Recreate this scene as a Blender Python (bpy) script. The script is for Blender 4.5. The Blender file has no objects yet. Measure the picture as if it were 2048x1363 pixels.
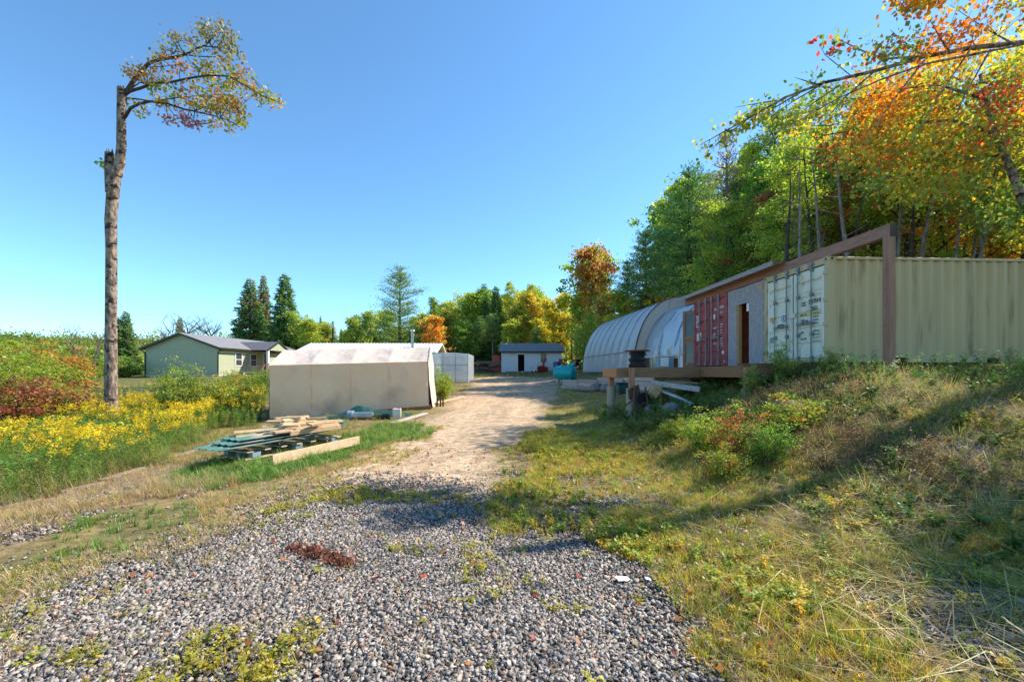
import bpy, math, random
import numpy as np
from mathutils import Vector, Matrix, Euler
R = math.radians
S = bpy.context.scene
COL = S.collection
rng = np.random.default_rng(7)
random.seed(7)

# ------------------------------------------------------------------ camera, sky, sun, exposure
F, CX, HY, EH = 850.0, 1024.0, 745.0, 1.6
cam = bpy.data.cameras.new('camera'); camo = bpy.data.objects.new('camera', cam); COL.objects.link(camo)
camo.location = (0, 0, EH); camo.rotation_euler = (R(90), 0, 0)
cam.sensor_width = 36; cam.lens = 36 * F / 2048; cam.shift_y = (HY - 681.5) / 2048
cam.clip_start = .05; cam.clip_end = 3000
S.camera = camo
SUN_EL, SUN_AZ = 43.0, 68.0      # azimuth clockwise from +Y
w = bpy.data.worlds.new('World'); S.world = w; w.use_nodes = True
nt = w.node_tree; nt.nodes.clear()
wo = nt.nodes.new('ShaderNodeOutputWorld'); bg = nt.nodes.new('ShaderNodeBackground'); sk = nt.nodes.new('ShaderNodeTexSky')
sk.sky_type = 'NISHITA'; sk.sun_disc = False; sk.sun_elevation = R(SUN_EL); sk.sun_rotation = R(SUN_AZ)
sk.altitude = 900; sk.air_density = 1.0; sk.dust_density = 0.1; sk.ozone_density = 3.0
bg.inputs[1].default_value = 0.135
tn_ = nt.nodes.new('ShaderNodeMix'); tn_.data_type = 'RGBA'; tn_.blend_type = 'MULTIPLY'; tn_.inputs[0].default_value = 1; tn_.inputs[7].default_value = (.62, .86, .92, 1)
nt.links.new(sk.outputs[0], tn_.inputs[6]); nt.links.new(tn_.outputs[2], bg.inputs[0]); nt.links.new(bg.outputs[0], wo.inputs[0])
sun = bpy.data.lights.new('sun', 'SUN'); sun.energy = 3.9; sun.angle = R(.53); sun.color = (1, .92, .79)
suno = bpy.data.objects.new('sun', sun); COL.objects.link(suno)
sd = Vector((math.sin(R(SUN_AZ)) * math.cos(R(SUN_EL)), math.cos(R(SUN_AZ)) * math.cos(R(SUN_EL)), math.sin(R(SUN_EL))))
suno.rotation_euler = sd.to_track_quat('Z', 'Y').to_euler(); suno.location = sd * 50
S.view_settings.view_transform = 'Standard'; S.view_settings.look = 'None'
S.view_settings.exposure = 1.18; S.view_settings.gamma = 1
try:
    S.cycles.max_bounces = 6; S.cycles.diffuse_bounces = 3; S.cycles.transparent_max_bounces = 12
    S.cycles.caustics_reflective = False; S.cycles.caustics_refractive = False
except Exception: pass

# ------------------------------------------------------------------ helpers
def W(px, py, Y): return Vector(((px - CX) / F * Y, Y, EH + (HY - py) / F * Y))

def hash2(i, j, s):
    n = (i.astype(np.int64) * 374761393 + j.astype(np.int64) * 668265263 + s * 1274126177) & 0xffffffff
    n = ((n ^ (n >> 13)) * 1274126177) & 0xffffffff
    return ((n ^ (n >> 16)) & 0xffff) / 65535.0
def vnoise(x, y, s=0):
    x = np.asarray(x, float); y = np.asarray(y, float)
    i = np.floor(x); j = np.floor(y); u = x - i; v = y - j; u = u * u * (3 - 2 * u); v = v * v * (3 - 2 * v)
    a = hash2(i, j, s); b = hash2(i + 1, j, s); c = hash2(i, j + 1, s); d = hash2(i + 1, j + 1, s)
    return (a * (1 - u) + b * u) * (1 - v) + (c * (1 - u) + d * u) * v
def fbm(x, y, s=0, o=3):
    t = 0; a = .5; tot = 0
    for k in range(o):
        t = t + a * vnoise(x * 2 ** k, y * 2 ** k, s + k); tot += a; a *= .5
    return t / tot
def sst(a, b, x):
    t = np.clip((np.asarray(x, float) - a) / (b - a), 0, 1); return t * t * (3 - 2 * t)

def gz(x, y):
    x = np.asarray(x, float); y = np.asarray(y, float)
    t = np.clip((y - 8) / 38, 0, None)
    base = 1.6 * np.minimum(t, 1) ** 1.4 + .012 * np.clip(y - 46, 0, 300)
    m = sst(1.5, 7.5, x) * sst(2.2, 8.8, y)
    tgt = 1.5 + .35 * np.clip((y - 14) / 30, 0, 1) + .13 * np.clip(x - 12, 0, 45)
    z = base * (1 - m) + np.maximum(tgt, base) * m
    z = z - .35 * sst(-4, -9, x) * sst(30, 16, y)
    z = z - 1.2 * sst(-28, -60, x) * sst(20, 60, y)
    near = sst(70, 40, np.hypot(x, y))
    z = z + near * ((fbm(x * .45, y * .45, 3) - .5) * .16 + (fbm(x * 2.2, y * 2.2, 9) - .5) * .05 * (1 + 2.0 * m))
    return z
def gz1(x, y): return float(gz(np.array([x]), np.array([y]))[0])
def G(px, py):
    Ys = np.linspace(1.2, 90, 3000); x = (px - CX) / F * Ys; z = EH + (HY - py) / F * Ys
    d = z - gz(x, Ys); k = np.argmax(d < 0)
    return (x[k], Ys[k])
def poly(pts): return np.array([G(*p) for p in pts])
def inpoly(P, x, y):
    x = np.asarray(x); y = np.asarray(y); c = np.zeros(x.shape, bool); n = len(P)
    for i in range(n):
        x1, y1 = P[i]; x2, y2 = P[(i + 1) % n]
        if y1 == y2: continue
        k = (y1 > y) != (y2 > y)
        c ^= k & (x < (x2 - x1) * (y - y1) / (y2 - y1) + x1)
    return c

def props(o, label=None, cat=None, group=None, kind=None):
    if label: o['label'] = label
    if cat: o['category'] = cat
    if group: o['group'] = group
    if kind: o['kind'] = kind
    return o
def thing(name, label, cat, loc=(0, 0, 0), rz=0, group=None):
    o = bpy.data.objects.new(name, None); COL.objects.link(o)
    o.location = loc; o.rotation_euler = (0, 0, rz); o.empty_display_size = .2
    return props(o, label, cat, group)
def mkmesh(name, V, Fs, k, col=None, smooth=False):
    V = np.asarray(V, np.float32); Fs = np.asarray(Fs, np.int32)
    me = bpy.data.meshes.new(name); me.vertices.add(len(V)); me.vertices.foreach_set('co', V.ravel())
    me.loops.add(Fs.size); me.loops.foreach_set('vertex_index', Fs.ravel())
    me.polygons.add(len(Fs)); me.polygons.foreach_set('loop_start', np.arange(0, Fs.size, k, dtype=np.int32))
    me.polygons.foreach_set('loop_total', np.full(len(Fs), k, np.int32))
    if smooth: me.polygons.foreach_set('use_smooth', np.ones(len(Fs), bool))
    if col is not None:
        a = me.attributes.new('Col', 'FLOAT_COLOR', 'POINT'); c = np.ones((len(V), 4), np.float32); c[:, :3] = col
        a.data.foreach_set('color', c.ravel())
    me.update(calc_edges=True); return me
def linkmesh(name, me, mat, parent=None):
    o = bpy.data.objects.new(name, me); COL.objects.link(o)
    if mat and not me.materials: me.materials.append(mat)
    if parent: o.parent = parent
    return o

class MB:
    def __init__(s): s.V = []; s.F = []; s.C = []; s.n = 0
    def add(s, V, Fs, c=(1, 1, 1)):
        V = [tuple(v) for v in V]; s.V += V; s.F += [tuple(i + s.n for i in f) for f in Fs]; s.C += [c] * len(V); s.n += len(V); return s
    def box(s, c, d, rot=None, col=(1, 1, 1), j=0):
        hx, hy, hz = d[0] / 2, d[1] / 2, d[2] / 2
        P = [Vector((x, y, z)) for x in (-hx, hx) for y in (-hy, hy) for z in (-hz, hz)]
        if j: P = [p + Vector([random.uniform(-j, j) for _ in range(3)]) for p in P]
        if rot is not None:
            M = rot if isinstance(rot, Matrix) else Euler(rot).to_matrix()
            P = [M @ p for p in P]
        c = Vector(c); P = [p + c for p in P]
        return s.add(P, [(0, 1, 3, 2), (4, 6, 7, 5), (0, 4, 5, 1), (2, 3, 7, 6), (0, 2, 6, 4), (1, 5, 7, 3)], col)
    def b(s, x0, x1, y0, y1, z0, z1, col=(1, 1, 1)):
        return s.box(((x0 + x1) / 2, (y0 + y1) / 2, (z0 + z1) / 2), (x1 - x0, y1 - y0, z1 - z0), None, col)
    def bar(s, a, b_, wd, ht, col=(1, 1, 1), up=(0, 0, 1), roll=0):
        a = Vector(a); b_ = Vector(b_); d = (b_ - a); L = d.length; d.normalize(); u = Vector(up)
        sx = d.cross(u)
        if sx.length < 1e-4: sx = d.cross(Vector((0, 1, 0)))
        sx.normalize(); u = sx.cross(d)
        M = Matrix((d, sx, u)).transposed()
        if roll: M = M @ Matrix.Rotation(roll, 3, 'X')
        return s.box((a + b_) / 2, (L, wd, ht), M, col)
    def tube(s, pts, r, n=8, col=(1, 1, 1), cap=True):
        pts = [Vector(p) for p in pts]; m = len(pts)
        if not hasattr(r, '__len__'): r = [r] * m
        V = []; t0 = None
        for i in range(m):
            t = (pts[min(i + 1, m - 1)] - pts[max(i - 1, 0)]).normalized()
            if t0 is None:
                a = t.cross(Vector((0, 0, 1)))
                if a.length < .1: a = t.cross(Vector((1, 0, 0)))
                a.normalize()
            else:
                a = (a - t * a.dot(t)); a.normalize()
            t0 = t; bb = t.cross(a)
            for k in range(n):
                q = 2 * math.pi * k / n; V.append(pts[i] + (a * math.cos(q) + bb * math.sin(q)) * r[i])
        Fs = [(i * n + k, i * n + (k + 1) % n, (i + 1) * n + (k + 1) % n, (i + 1) * n + k) for i in range(m - 1) for k in range(n)]
        if cap: Fs += [tuple(range(n))[::-1], tuple((m - 1) * n + k for k in range(n))]
        return s.add(V, Fs, col)
    def cyl(s, a, b_, r, n=16, col=(1, 1, 1)): return s.tube([a, b_], r, n, col)
    def build(s, name, mat, parent=None, smooth=False, bevel=0):
        me = bpy.data.meshes.new(name); me.from_pydata(s.V, [], s.F); me.update()
        a = me.attributes.new('Col', 'FLOAT_COLOR', 'POINT')
        c = np.ones((len(s.V), 4), np.float32); c[:, :3] = np.array(s.C); a.data.foreach_set('color', c.ravel())
        if smooth:
            me.polygons.foreach_set('use_smooth', np.ones(len(me.polygons), bool))
            try: me.set_sharp_from_angle(angle=R(40))
            except Exception: pass
        o = linkmesh(name, me, mat, parent)
        if bevel:
            md = o.modifiers.new('bevel', 'BEVEL'); md.width = bevel; md.segments = 1; md.limit_method = 'ANGLE'
        return o

def blob(c, r, seed=0, lv=2, amp=.25):
    """rounded boulder"""
    import bmesh
    bm = bmesh.new(); bmesh.ops.create_icosphere(bm, subdivisions=lv, radius=1)
    rs = np.random.default_rng(seed); ks = rs.normal(size=(6, 3)) * 1.6; ph = rs.uniform(0, 6, 6)
    V = []
    for v in bm.verts:
        d = sum(math.sin(Vector(ks[i]).dot(v.co) + ph[i]) for i in range(6)) / 6
        q = v.co * (1 + amp * d); V.append((c[0] + q.x * r[0], c[1] + q.y * r[1], c[2] + q.z * r[2]))
    Fs = [tuple(v.index for v in f.verts) for f in bm.faces]; bm.free()
    return V, Fs

# ------------------------------------------------------------------ materials
def nodes(name):
    m = bpy.data.materials.new(name); m.use_nodes = True; t = m.node_tree; t.nodes.clear()
    o = t.nodes.new('ShaderNodeOutputMaterial'); return m, t, o
def N(t, ty, **kw):
    n = t.nodes.new(ty)
    for k, v in kw.items():
        if k.startswith('i_'):
            key = k[2:]; key = int(key) if key.isdigit() else key
            n.inputs[key].default_value = v
        else: setattr(n, k, v)
    return n
def surf(name, c, c2=None, rough=.7, sc=(3, 3, 3), det=5, lo=.35, hi=.7, bump=.15, bsc=None, attr=False, metal=0, spec=.4, stain=None, stsc=1.2, stlo=.55, sthi=.7, bdist=.02, stz=1):
    m, t, o = nodes(name); L = t.links.new
    p = N(t, 'ShaderNodeBsdfPrincipled'); p.inputs['Roughness'].default_value = rough; p.inputs['Metallic'].default_value = metal
    p.inputs['Specular IOR Level'].default_value = spec
    tc = N(t, 'ShaderNodeTexCoord'); mp = N(t, 'ShaderNodeMapping'); mp.inputs['Scale'].default_value = sc; L(tc.outputs['Object'], mp.inputs[0])
    nz = N(t, 'ShaderNodeTexNoise'); nz.inputs['Scale'].default_value = 1; nz.inputs['Detail'].default_value = det; L(mp.outputs[0], nz.inputs[0])
    rp = N(t, 'ShaderNodeMapRange'); rp.inputs[1].default_value = lo; rp.inputs[2].default_value = hi; L(nz.outputs[0], rp.inputs[0])
    mx = N(t, 'ShaderNodeMix', data_type='RGBA'); mx.inputs[6].default_value = (*c, 1); mx.inputs[7].default_value = (*(c2 or tuple(v * .7 for v in c)), 1)
    L(rp.outputs[0], mx.inputs[0]); out = mx.outputs[2]
    if stain:
        n2 = N(t, 'ShaderNodeTexNoise'); n2.inputs['Scale'].default_value = stsc; n2.inputs['Detail'].default_value = 6; m9 = N(t, 'ShaderNodeMapping'); m9.inputs['Scale'].default_value = (1, 1, stz); L(tc.outputs['Object'], m9.inputs[0]); L(m9.outputs[0], n2.inputs[0])
        r2 = N(t, 'ShaderNodeMapRange'); r2.inputs[1].default_value = stlo; r2.inputs[2].default_value = sthi; L(n2.outputs[0], r2.inputs[0])
        m2 = N(t, 'ShaderNodeMix', data_type='RGBA'); L(r2.outputs[0], m2.inputs[0]); L(out, m2.inputs[6]); m2.inputs[7].default_value = (*stain, 1); out = m2.outputs[2]
    if attr:
        a = N(t, 'ShaderNodeAttribute', attribute_name='Col'); m3 = N(t, 'ShaderNodeMix', data_type='RGBA', blend_type='MULTIPLY'); m3.inputs[0].default_value = 1
        L(out, m3.inputs[6]); L(a.outputs[0], m3.inputs[7]); out = m3.outputs[2]
    L(out, p.inputs['Base Color'])
    if bump:
        bn = N(t, 'ShaderNodeBump'); bn.inputs['Strength'].default_value = bump; bn.inputs['Distance'].default_value = bdist
        if bsc:
            n3 = N(t, 'ShaderNodeTexNoise'); n3.inputs['Scale'].default_value = bsc; n3.inputs['Detail'].default_value = 6; L(tc.outputs['Object'], n3.inputs[0]); L(n3.outputs[0], bn.inputs['Height'])
        else: L(nz.outputs[0], bn.inputs['Height'])
        L(bn.outputs[0], p.inputs['Normal'])
    L(p.outputs[0], o.inputs[0]); return m
def leafm(name, trans=.5, mul=1.0, gloss=.06, vary=.35):
    m, t, o = nodes(name); L = t.links.new
    a = N(t, 'ShaderNodeAttribute', attribute_name='Col'); oi = N(t, 'ShaderNodeObjectInfo')
    hs = N(t, 'ShaderNodeHueSaturation'); mr = N(t, 'ShaderNodeMapRange'); mr.inputs[3].default_value = .5 - .03 * vary * 2; mr.inputs[4].default_value = .5 + .02 * vary * 2
    L(oi.outputs['Random'], mr.inputs[0]); L(mr.outputs[0], hs.inputs['Hue']); hs.inputs['Value'].default_value = mul; L(a.outputs[0], hs.inputs['Color'])
    d = N(t, 'ShaderNodeBsdfDiffuse'); tr = N(t, 'ShaderNodeBsdfTranslucent'); g = N(t, 'ShaderNodeBsdfGlossy'); g.inputs['Roughness'].default_value = .45
    L(hs.outputs[0], d.inputs[0])
    h2 = N(t, 'ShaderNodeHueSaturation'); h2.inputs['Value'].default_value = 1.5; h2.inputs['Saturation'].default_value = 1.05; L(hs.outputs[0], h2.inputs['Color']); L(h2.outputs[0], tr.inputs[0])
    mx = N(t, 'ShaderNodeMixShader'); mx.inputs[0].default_value = trans; L(d.outputs[0], mx.inputs[1]); L(tr.outputs[0], mx.inputs[2])
    m2 = N(t, 'ShaderNodeMixShader'); m2.inputs[0].default_value = gloss; L(mx.outputs[0], m2.inputs[1]); L(g.outputs[0], m2.inputs[2])
    L(m2.outputs[0], o.inputs[0]); return m
def plasticm(name, col, transp=.25, trans=.5, gl=.12, rough=.25, alt=None):
    m, t, o = nodes(name); L = t.links.new
    tc = N(t, 'ShaderNodeTexCoord'); nz = N(t, 'ShaderNodeTexNoise'); nz.inputs['Scale'].default_value = .8; nz.inputs['Detail'].default_value = 4; L(tc.outputs['Object'], nz.inputs[0])
    mx0 = N(t, 'ShaderNodeMix', data_type='RGBA'); L(nz.outputs[0], mx0.inputs[0]); mx0.inputs[6].default_value = (*col, 1); mx0.inputs[7].default_value = (*(alt or col), 1)
    d = N(t, 'ShaderNodeBsdfDiffuse'); tr = N(t, 'ShaderNodeBsdfTranslucent'); g = N(t, 'ShaderNodeBsdfGlossy'); tp = N(t, 'ShaderNodeBsdfTransparent'); g.inputs['Roughness'].default_value = rough
    L(mx0.outputs[2], d.inputs[0]); L(mx0.outputs[2], tr.inputs[0]); tp.inputs[0].default_value = (.9, .93, .95, 1)
    n2 = N(t, 'ShaderNodeTexNoise'); n2.inputs['Scale'].default_value = 2.5; n2.inputs['Detail'].default_value = 3; L(tc.outputs['Object'], n2.inputs[0])
    bn = N(t, 'ShaderNodeBump'); bn.inputs['Strength'].default_value = .35; bn.inputs['Distance'].default_value = .08; L(n2.outputs[0], bn.inputs['Height'])
    L(bn.outputs[0], g.inputs['Normal']); L(bn.outputs[0], d.inputs['Normal'])
    a = N(t, 'ShaderNodeMixShader'); a.inputs[0].default_value = trans; L(d.outputs[0], a.inputs[1]); L(tr.outputs[0], a.inputs[2])
    b = N(t, 'ShaderNodeMixShader'); b.inputs[0].default_value = gl; L(a.outputs[0], b.inputs[1]); L(g.outputs[0], b.inputs[2])
    c = N(t, 'ShaderNodeMixShader'); c.inputs[0].default_value = transp; L(b.outputs[0], c.inputs[1]); L(tp.outputs[0], c.inputs[2])
    L(c.outputs[0], o.inputs[0]); return m

M = {}
M['ground'] = surf('soil', (1, 1, 1), (.62, .60, .56), .95, (9, 9, 9), 8, .35, .65, .5, 40, attr=True, spec=.1, bdist=.03)
M['stone'] = surf('crushed_stone', (1, 1, 1), (.7, .7, .72), .85, (30, 30, 30), 3, .3, .7, .2, attr=True, spec=.25)
M['leaf'] = leafm('leaf', .5, 1.18, .03); M['grass'] = leafm('grass_blade', .42, 1.08, .03)
M['needle'] = leafm('needle', .32, 1.2, .03, .5)
M['bark'] = surf('bark', (.34, .26, .20), (.14, .10, .08), .95, (11, 11, 5), 8, .40, .60, 1.0, None, spec=.1, stain=(.045, .035, .03), stsc=5, stlo=.56, sthi=.62, bdist=.08, stz=1.2)
M['darkbark'] = surf('dark_bark', (.09, .075, .062), (.04, .034, .03), .95, (10, 10, 3), 5, .35, .65, .6, None, spec=.1)
M['graybark'] = surf('grey_bark', (.27, .24, .22), (.12, .10, .09), .95, (10, 10, 3), 5, .35, .65, .6, None, spec=.1)
M['twig'] = surf('dead_twig', (.20, .15, .14), (.12, .09, .09), .95, (6, 6, 6), 3, .3, .7, 0, spec=.1)
M['treated'] = surf('brown_treated_wood', (.30, .16, .085), (.19, .10, .05), .7, (3, 25, 25), 5, .3, .7, .25, attr=True, spec=.2)
M['redwood'] = surf('reddish_stained_wood', (.36, .20, .15), (.24, .125, .09), .7, (30, 3, 30), 5, .3, .7, .2, attr=True, spec=.2)
M['postwood'] = surf('post_wood', (.36, .20, .14), (.24, .125, .08), .7, (24, 24, 2), 5, .3, .7, .2, attr=True, spec=.2)
M['lumber'] = surf('pale_lumber', (.62, .47, .31), (.45, .33, .21), .8, (4, 14, 14), 5, .3, .7, .2, attr=True, spec=.2)
M['weathered'] = surf('weathered_timber', (.40, .37, .36), (.22, .20, .19), .9, (3, 22, 22), 6, .3, .7, .35, attr=True, spec=.1)
M['concrete'] = surf('concrete', (.36, .32, .25), (.26, .23, .18), .9, (6, 6, 6), 6, .3, .7, .2, spec=.2)
M['rock'] = surf('boulder_rock', (.20, .20, .20), (.09, .10, .09), .9, (5, 5, 5), 8, .35, .65, .6, spec=.2, bdist=.04)
# ------------------------------------------------------------------ ground
def axis(segs):
    out = []
    for a, b, st in segs: out += list(np.arange(a, b, st))
    out.append(segs[-1][1]); return np.array(out)
gx = axis([(-420, -60, 12), (-60, -20, 1.0), (-20, -8, .25), (-8, 10, .085), (10, 18, .25), (18, 60, 1.2), (60, 420, 12)])
gy = axis([(-40, 0, 2), (0, 1.6, .3), (1.6, 14, .085), (14, 28, .2), (28, 60, .5), (60, 120, 3), (120, 700, 16)])
GX, GY = np.meshgrid(gx, gy); GZ = gz(GX, GY)
P_road = poly([(480, 1060), (560, 1005), (640, 948), (760, 900), (845, 852), (905, 802), (940, 778), (945, 757), (1003, 751), (1112, 752), (1118, 772), (1108, 802), (1075, 850), (1020, 900), (985, 945), (965, 1000), (985, 1060)])
P_gravel = poly([(-900, 1363), (-900, 1330), (0, 1235), (190, 1165), (430, 1080), (560, 1012), (650, 985), (740, 975), (880, 990), (960, 1012), (990, 1058), (1100, 1060), (1165, 1095), (1215, 1140), (1265, 1195), (1295, 1290), (1410, 1363), (1500, 1700), (-900, 1700)])
P_green = poly([(340, 985), (400, 925), (520, 905), (680, 868), (800, 842), (850, 846), (865, 868), (760, 895), (640, 930), (560, 955), (420, 975)])
P_green2 = poly([(0, 1175), (0, 1105), (150, 1055), (260, 1030), (390, 1000), (395, 1040), (300, 1080), (190, 1120), (70, 1160)])
P_gold = poly([(-900, 1110), (0, 1015), (120, 992), (330, 922), (420, 868), (520, 845), (533, 800), (520, 775), (380, 772), (0, 775), (-900, 775)])
P_dirtL = poly([(-900, 1110), (0, 1010), (200, 960), (330, 925), (480, 915), (420, 985), (300, 1000), (150, 1050), (0, 1100), (-900, 1200)])
P_right = poly([(990, 1060), (965, 1000), (985, 945), (1020, 900), (1075, 850), (1240, 838), (1400, 845), (1500, 800), (2600, 745), (2900, 1700), (1600, 1700), (1480, 1363), (1335, 1290), (1300, 1190), (1240, 1135), (1180, 1095)])
P_lawn = poly([(1020, 900), (1075, 850), (1108, 802), (1118, 772), (1130, 766), (1240, 800), (1400, 850), (1240, 870)])
P_lawnL = poly([(420, 764), (560, 764), (560, 754), (420, 754)])
def inp(P, x, y, wob=.22, sc=1.3): 
    return inpoly(P, x + (fbm(x * sc, y * sc, 31) - .5) * wob * 4, y + (fbm(x * sc, y * sc, 77) - .5) * wob * 4)
def soft(P, x, y, r=.35, wob=.3, sc=1.3, k=9):
    a = 0
    for i in range(k):
        q = i * 2.4; rr = r * math.sqrt((i + .5) / k); a = a + inp(P, x + rr * math.cos(q), y + rr * math.sin(q) * 1.3, wob, sc)
    return a / k
X, Y_ = GX.ravel(), GY.ravel()
n1 = fbm(X * .9, Y_ * .9, 11)[:, None]; n2 = fbm(X * 3.1, Y_ * 3.1, 21)[:, None]; n3 = fbm(X * 8, Y_ * 8, 41)[:, None]
c_soil = np.array([.17, .125, .075]); c_dry = np.array([.36, .255, .12]); c_green = np.array([.16, .17, .04])
C = c_soil * (1 - n1) * 1.2 + c_green * n1
k = sst(.35, .65, n2); C = C * (1 - k * .7) + c_dry * k * .7
far = sst(22, 50, np.hypot(X, Y_))[:, None]; C = C * (1 - far * .7) + np.array([.13, .15, .045]) * far * .7
def lay(mask, col, a=1.0):
    global C
    mk = mask[:, None] * a; C = C * (1 - mk) + col * mk
lay(inp(P_right, X, Y_), np.array([.20, .16, .09]) * (.75 + .5 * n3) )
lay(inp(P_lawn, X, Y_), np.array([.30, .26, .10]) * (.7 + .6 * n3) + .0)
lay(inp(P_dirtL, X, Y_), np.array([.31, .225, .15]) * (.75 + .5 * n3))
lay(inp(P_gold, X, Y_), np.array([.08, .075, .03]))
lay(inp(P_green, X, Y_), np.array([.10, .15, .03]))
road = inp(P_road, X, Y_, .3); roads = soft(P_road, X, Y_, .5, .3)
dc = (X - np.interp(Y_, [5, 8, 12, 20, 30, 46], [-1.7, -1.5, -.9, -.3, .4, 2])) ; track = np.exp(-((np.abs(dc) - .8) / .28) ** 2)[:, None]
rut = (fbm(X * 1.6, Y_ * .25, 51)[:, None] - .5) * .22
lay(roads * (.75 + .25 * (n3[:, 0] > .42)), np.array([.60, .435, .29]) * (.8 + .34 * n3) * (1 + .12 * track) * (1 + rut) * (1 - .18 * sst(.5, .7, n2)))
grav = inp(P_gravel, X, Y_, .4, 1.8); gravs = soft(P_gravel, X, Y_, .3, .4, 1.8)
lay(gravs * .9, np.array([.13, .12, .115]) * (.7 + .6 * n3))
sp = sst(.6, .68, fbm(X * 1.1, Y_ * 1.1, 91)); right = inp(P_right, X, Y_)
lay(right * sp * (Y_ < 9), np.array([.20, .185, .175]), .8)
nx, ny = len(gx), len(gy)
ii = (np.arange(ny - 1)[:, None] * nx + np.arange(nx - 1)[None]).ravel()
FQ = np.stack([ii, ii + 1, ii + nx + 1, ii + nx], 1)
V = np.stack([X, Y_, GZ.ravel()], 1)
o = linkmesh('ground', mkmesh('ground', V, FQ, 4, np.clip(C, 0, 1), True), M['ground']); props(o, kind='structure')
def sheet(name, mask, dz):
    fm = mask.ravel()[FQ].all(1); fs = FQ[fm]; u, inv = np.unique(fs, return_inverse=True); Vn = V[u].copy(); Vn[:, 2] += dz
    o = linkmesh(name, mkmesh(name, Vn, inv.reshape(-1, 4), 4, np.clip(C[u], 0, 1), True), M['ground']); return props(o, kind='structure')
sheet('dirt_road', road & ~grav, .005)
sheet('gravel_driveway', grav, .004)

# ------------------------------------------------------------------ scatter
def merge(name, protos, pos, yaw, scale, colmul, mat, tilt=None, parent=None, k=4):
    """protos: list of (V,F,C); merges one copy per position into ONE mesh"""
    n = len(pos); pick = rng.integers(0, len(protos), n); Vs, Fs, Cs = [], [], []; off = 0
    if tilt is None: tilt = np.zeros((n, 2))
    scale = np.asarray(scale); scale = scale if scale.ndim == 2 else np.repeat(scale[:, None], 3, 1)
    for q, (PV, PF, PC) in enumerate(protos):
        s = np.nonzero(pick == q)[0]
        if not len(s): continue
        A = PV[None] * scale[s][:, None]
        a, b = tilt[s, 0][:, None], tilt[s, 1][:, None]
        x, y, z = A[..., 0], A[..., 1], A[..., 2]
        y, z = y * np.cos(a) - z * np.sin(a), y * np.sin(a) + z * np.cos(a)
        x, z = x * np.cos(b) + z * np.sin(b), -x * np.sin(b) + z * np.cos(b)
        c, d = np.cos(yaw[s])[:, None], np.sin(yaw[s])[:, None]
        x, y = x * c - y * d, x * d + y * c
        A = np.stack([x, y, z], -1) + pos[s][:, None]
        Vs.append(A.reshape(-1, 3)); Fs.append((PF[None] + (off + np.arange(len(s)) * len(PV))[:, None, None]).reshape(-1, k)); off += len(s) * len(PV)
        Cs.append((PC[None] * colmul[s][:, None]).reshape(-1, 3))
    me = mkmesh(name, np.concatenate(Vs), np.concatenate(Fs), k, np.clip(np.concatenate(Cs), 0, 1))
    return linkmesh(name, me, mat, parent)

def rand_in(P, n, wob=.16, clump=None, region=None):
    """n candidate points in polygon P"""
    x0, y0 = P.min(0) - .5; x1, y1 = P.max(0) + .5
    if region: x0, x1, y0, y1 = max(x0, region[0]), min(x1, region[1]), max(y0, region[2]), min(y1, region[3])
    x = rng.uniform(x0, x1, n); y = rng.uniform(y0, y1, n); m = inp(P, x, y, wob)
    if clump is not None: m &= rng.uniform(0, 1, n) < clump(x, y)
    x, y = x[m], y[m]; return x, y
def view(x, y, mg=1.12):  # keeps only what stands near the viewed wedge
    return (np.abs(x) < 1.22 * y * mg + 1.3)

def stone_protos():
    out = []
    base = np.array([(x, y, z) for x in (-1, 1) for y in (-1, 1) for z in (-1, 1)], float)
    Fq = np.array([(0, 1, 3, 2), (4, 6, 7, 5), (0, 4, 5, 1), (2, 3, 7, 6), (0, 2, 6, 4), (1, 5, 7, 3)])
    for q in range(10):
        v = base * np.array([1.05, .72, .45]) * .62 + rng.uniform(-.42, .42, (8, 3)); out.append((v, Fq, np.ones((8, 3))))
    return out
SP = stone_protos()
def stones(name, x, y, smin, smax, label=None, lift=.35):
    n = len(x); s = smin + (smax - smin) * rng.uniform(0, 1, n) ** 2.2
    z = gz(x, y) + s * lift + rng.uniform(0, .012, n)
    g = rng.uniform(.12, .50, n) ** 1.15; c = np.stack([g * 1.1, g * 1.0, g * .90], 1)
    wm = rng.uniform(0, 1, n); c[wm < .22] *= np.array([1.25, 1.08, .92]); c[wm > .9] *= .5; c[(wm > .3) & (wm < .33)] *= np.array([1.5, 1.0, .8])
    o = merge(name, SP, np.stack([x, y, z], 1), rng.uniform(0, 6.3, n), s, c, M['stone'], rng.uniform(-.7, .7, (n, 2)))
    props(o, label, 'gravel', kind='stuff'); return o
x = rng.uniform(-7.5, 4.6, 1300000); y = rng.uniform(1.6, 7.2, 1300000); m = view(x, y); x, y = x[m], y[m]
ss = soft(P_gravel, x, y, .75, .45, 1.3, 11); m = rng.uniform(0, 1, len(x)) < ss ** 1.6 * .92 + .004; x, y = x[m], y[m]
m = rng.uniform(0, 1, len(x)) < np.clip(1.15 - .085 * y, .5, 1); x, y = x[m], y[m]
m = view(x, y); x, y = x[m], y[m]
thin = rng.uniform(0, 1, len(x)) < (1 - .75 * sst(.62, .75, fbm(x * 1.3, y * 1.3, 5)) * (x < -1))
x, y = x[thin], y[thin]
print('stones', len(x))
stones('gravel', x, y, .007, .023, 'loose grey crushed stone covering the driveway in the foreground')
x2, y2 = rand_in(P_right, 60000, .2, lambda x, y: .75 * sst(.58, .66, fbm(x * 1.1, y * 1.1, 91)) + .04, (-1, 6, 1.8, 8))
x3, y3 = rand_in(P_dirtL, 16000, .2, lambda x, y: sst(.5, .6, fbm(x * .7, y * .7, 19)), (-9, 0, 3, 7))
x4, y4 = rand_in(P_road, 14000, .2, lambda x, y: .5 * sst(12, 5, y), (-4, 3, 4, 12))
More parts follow.
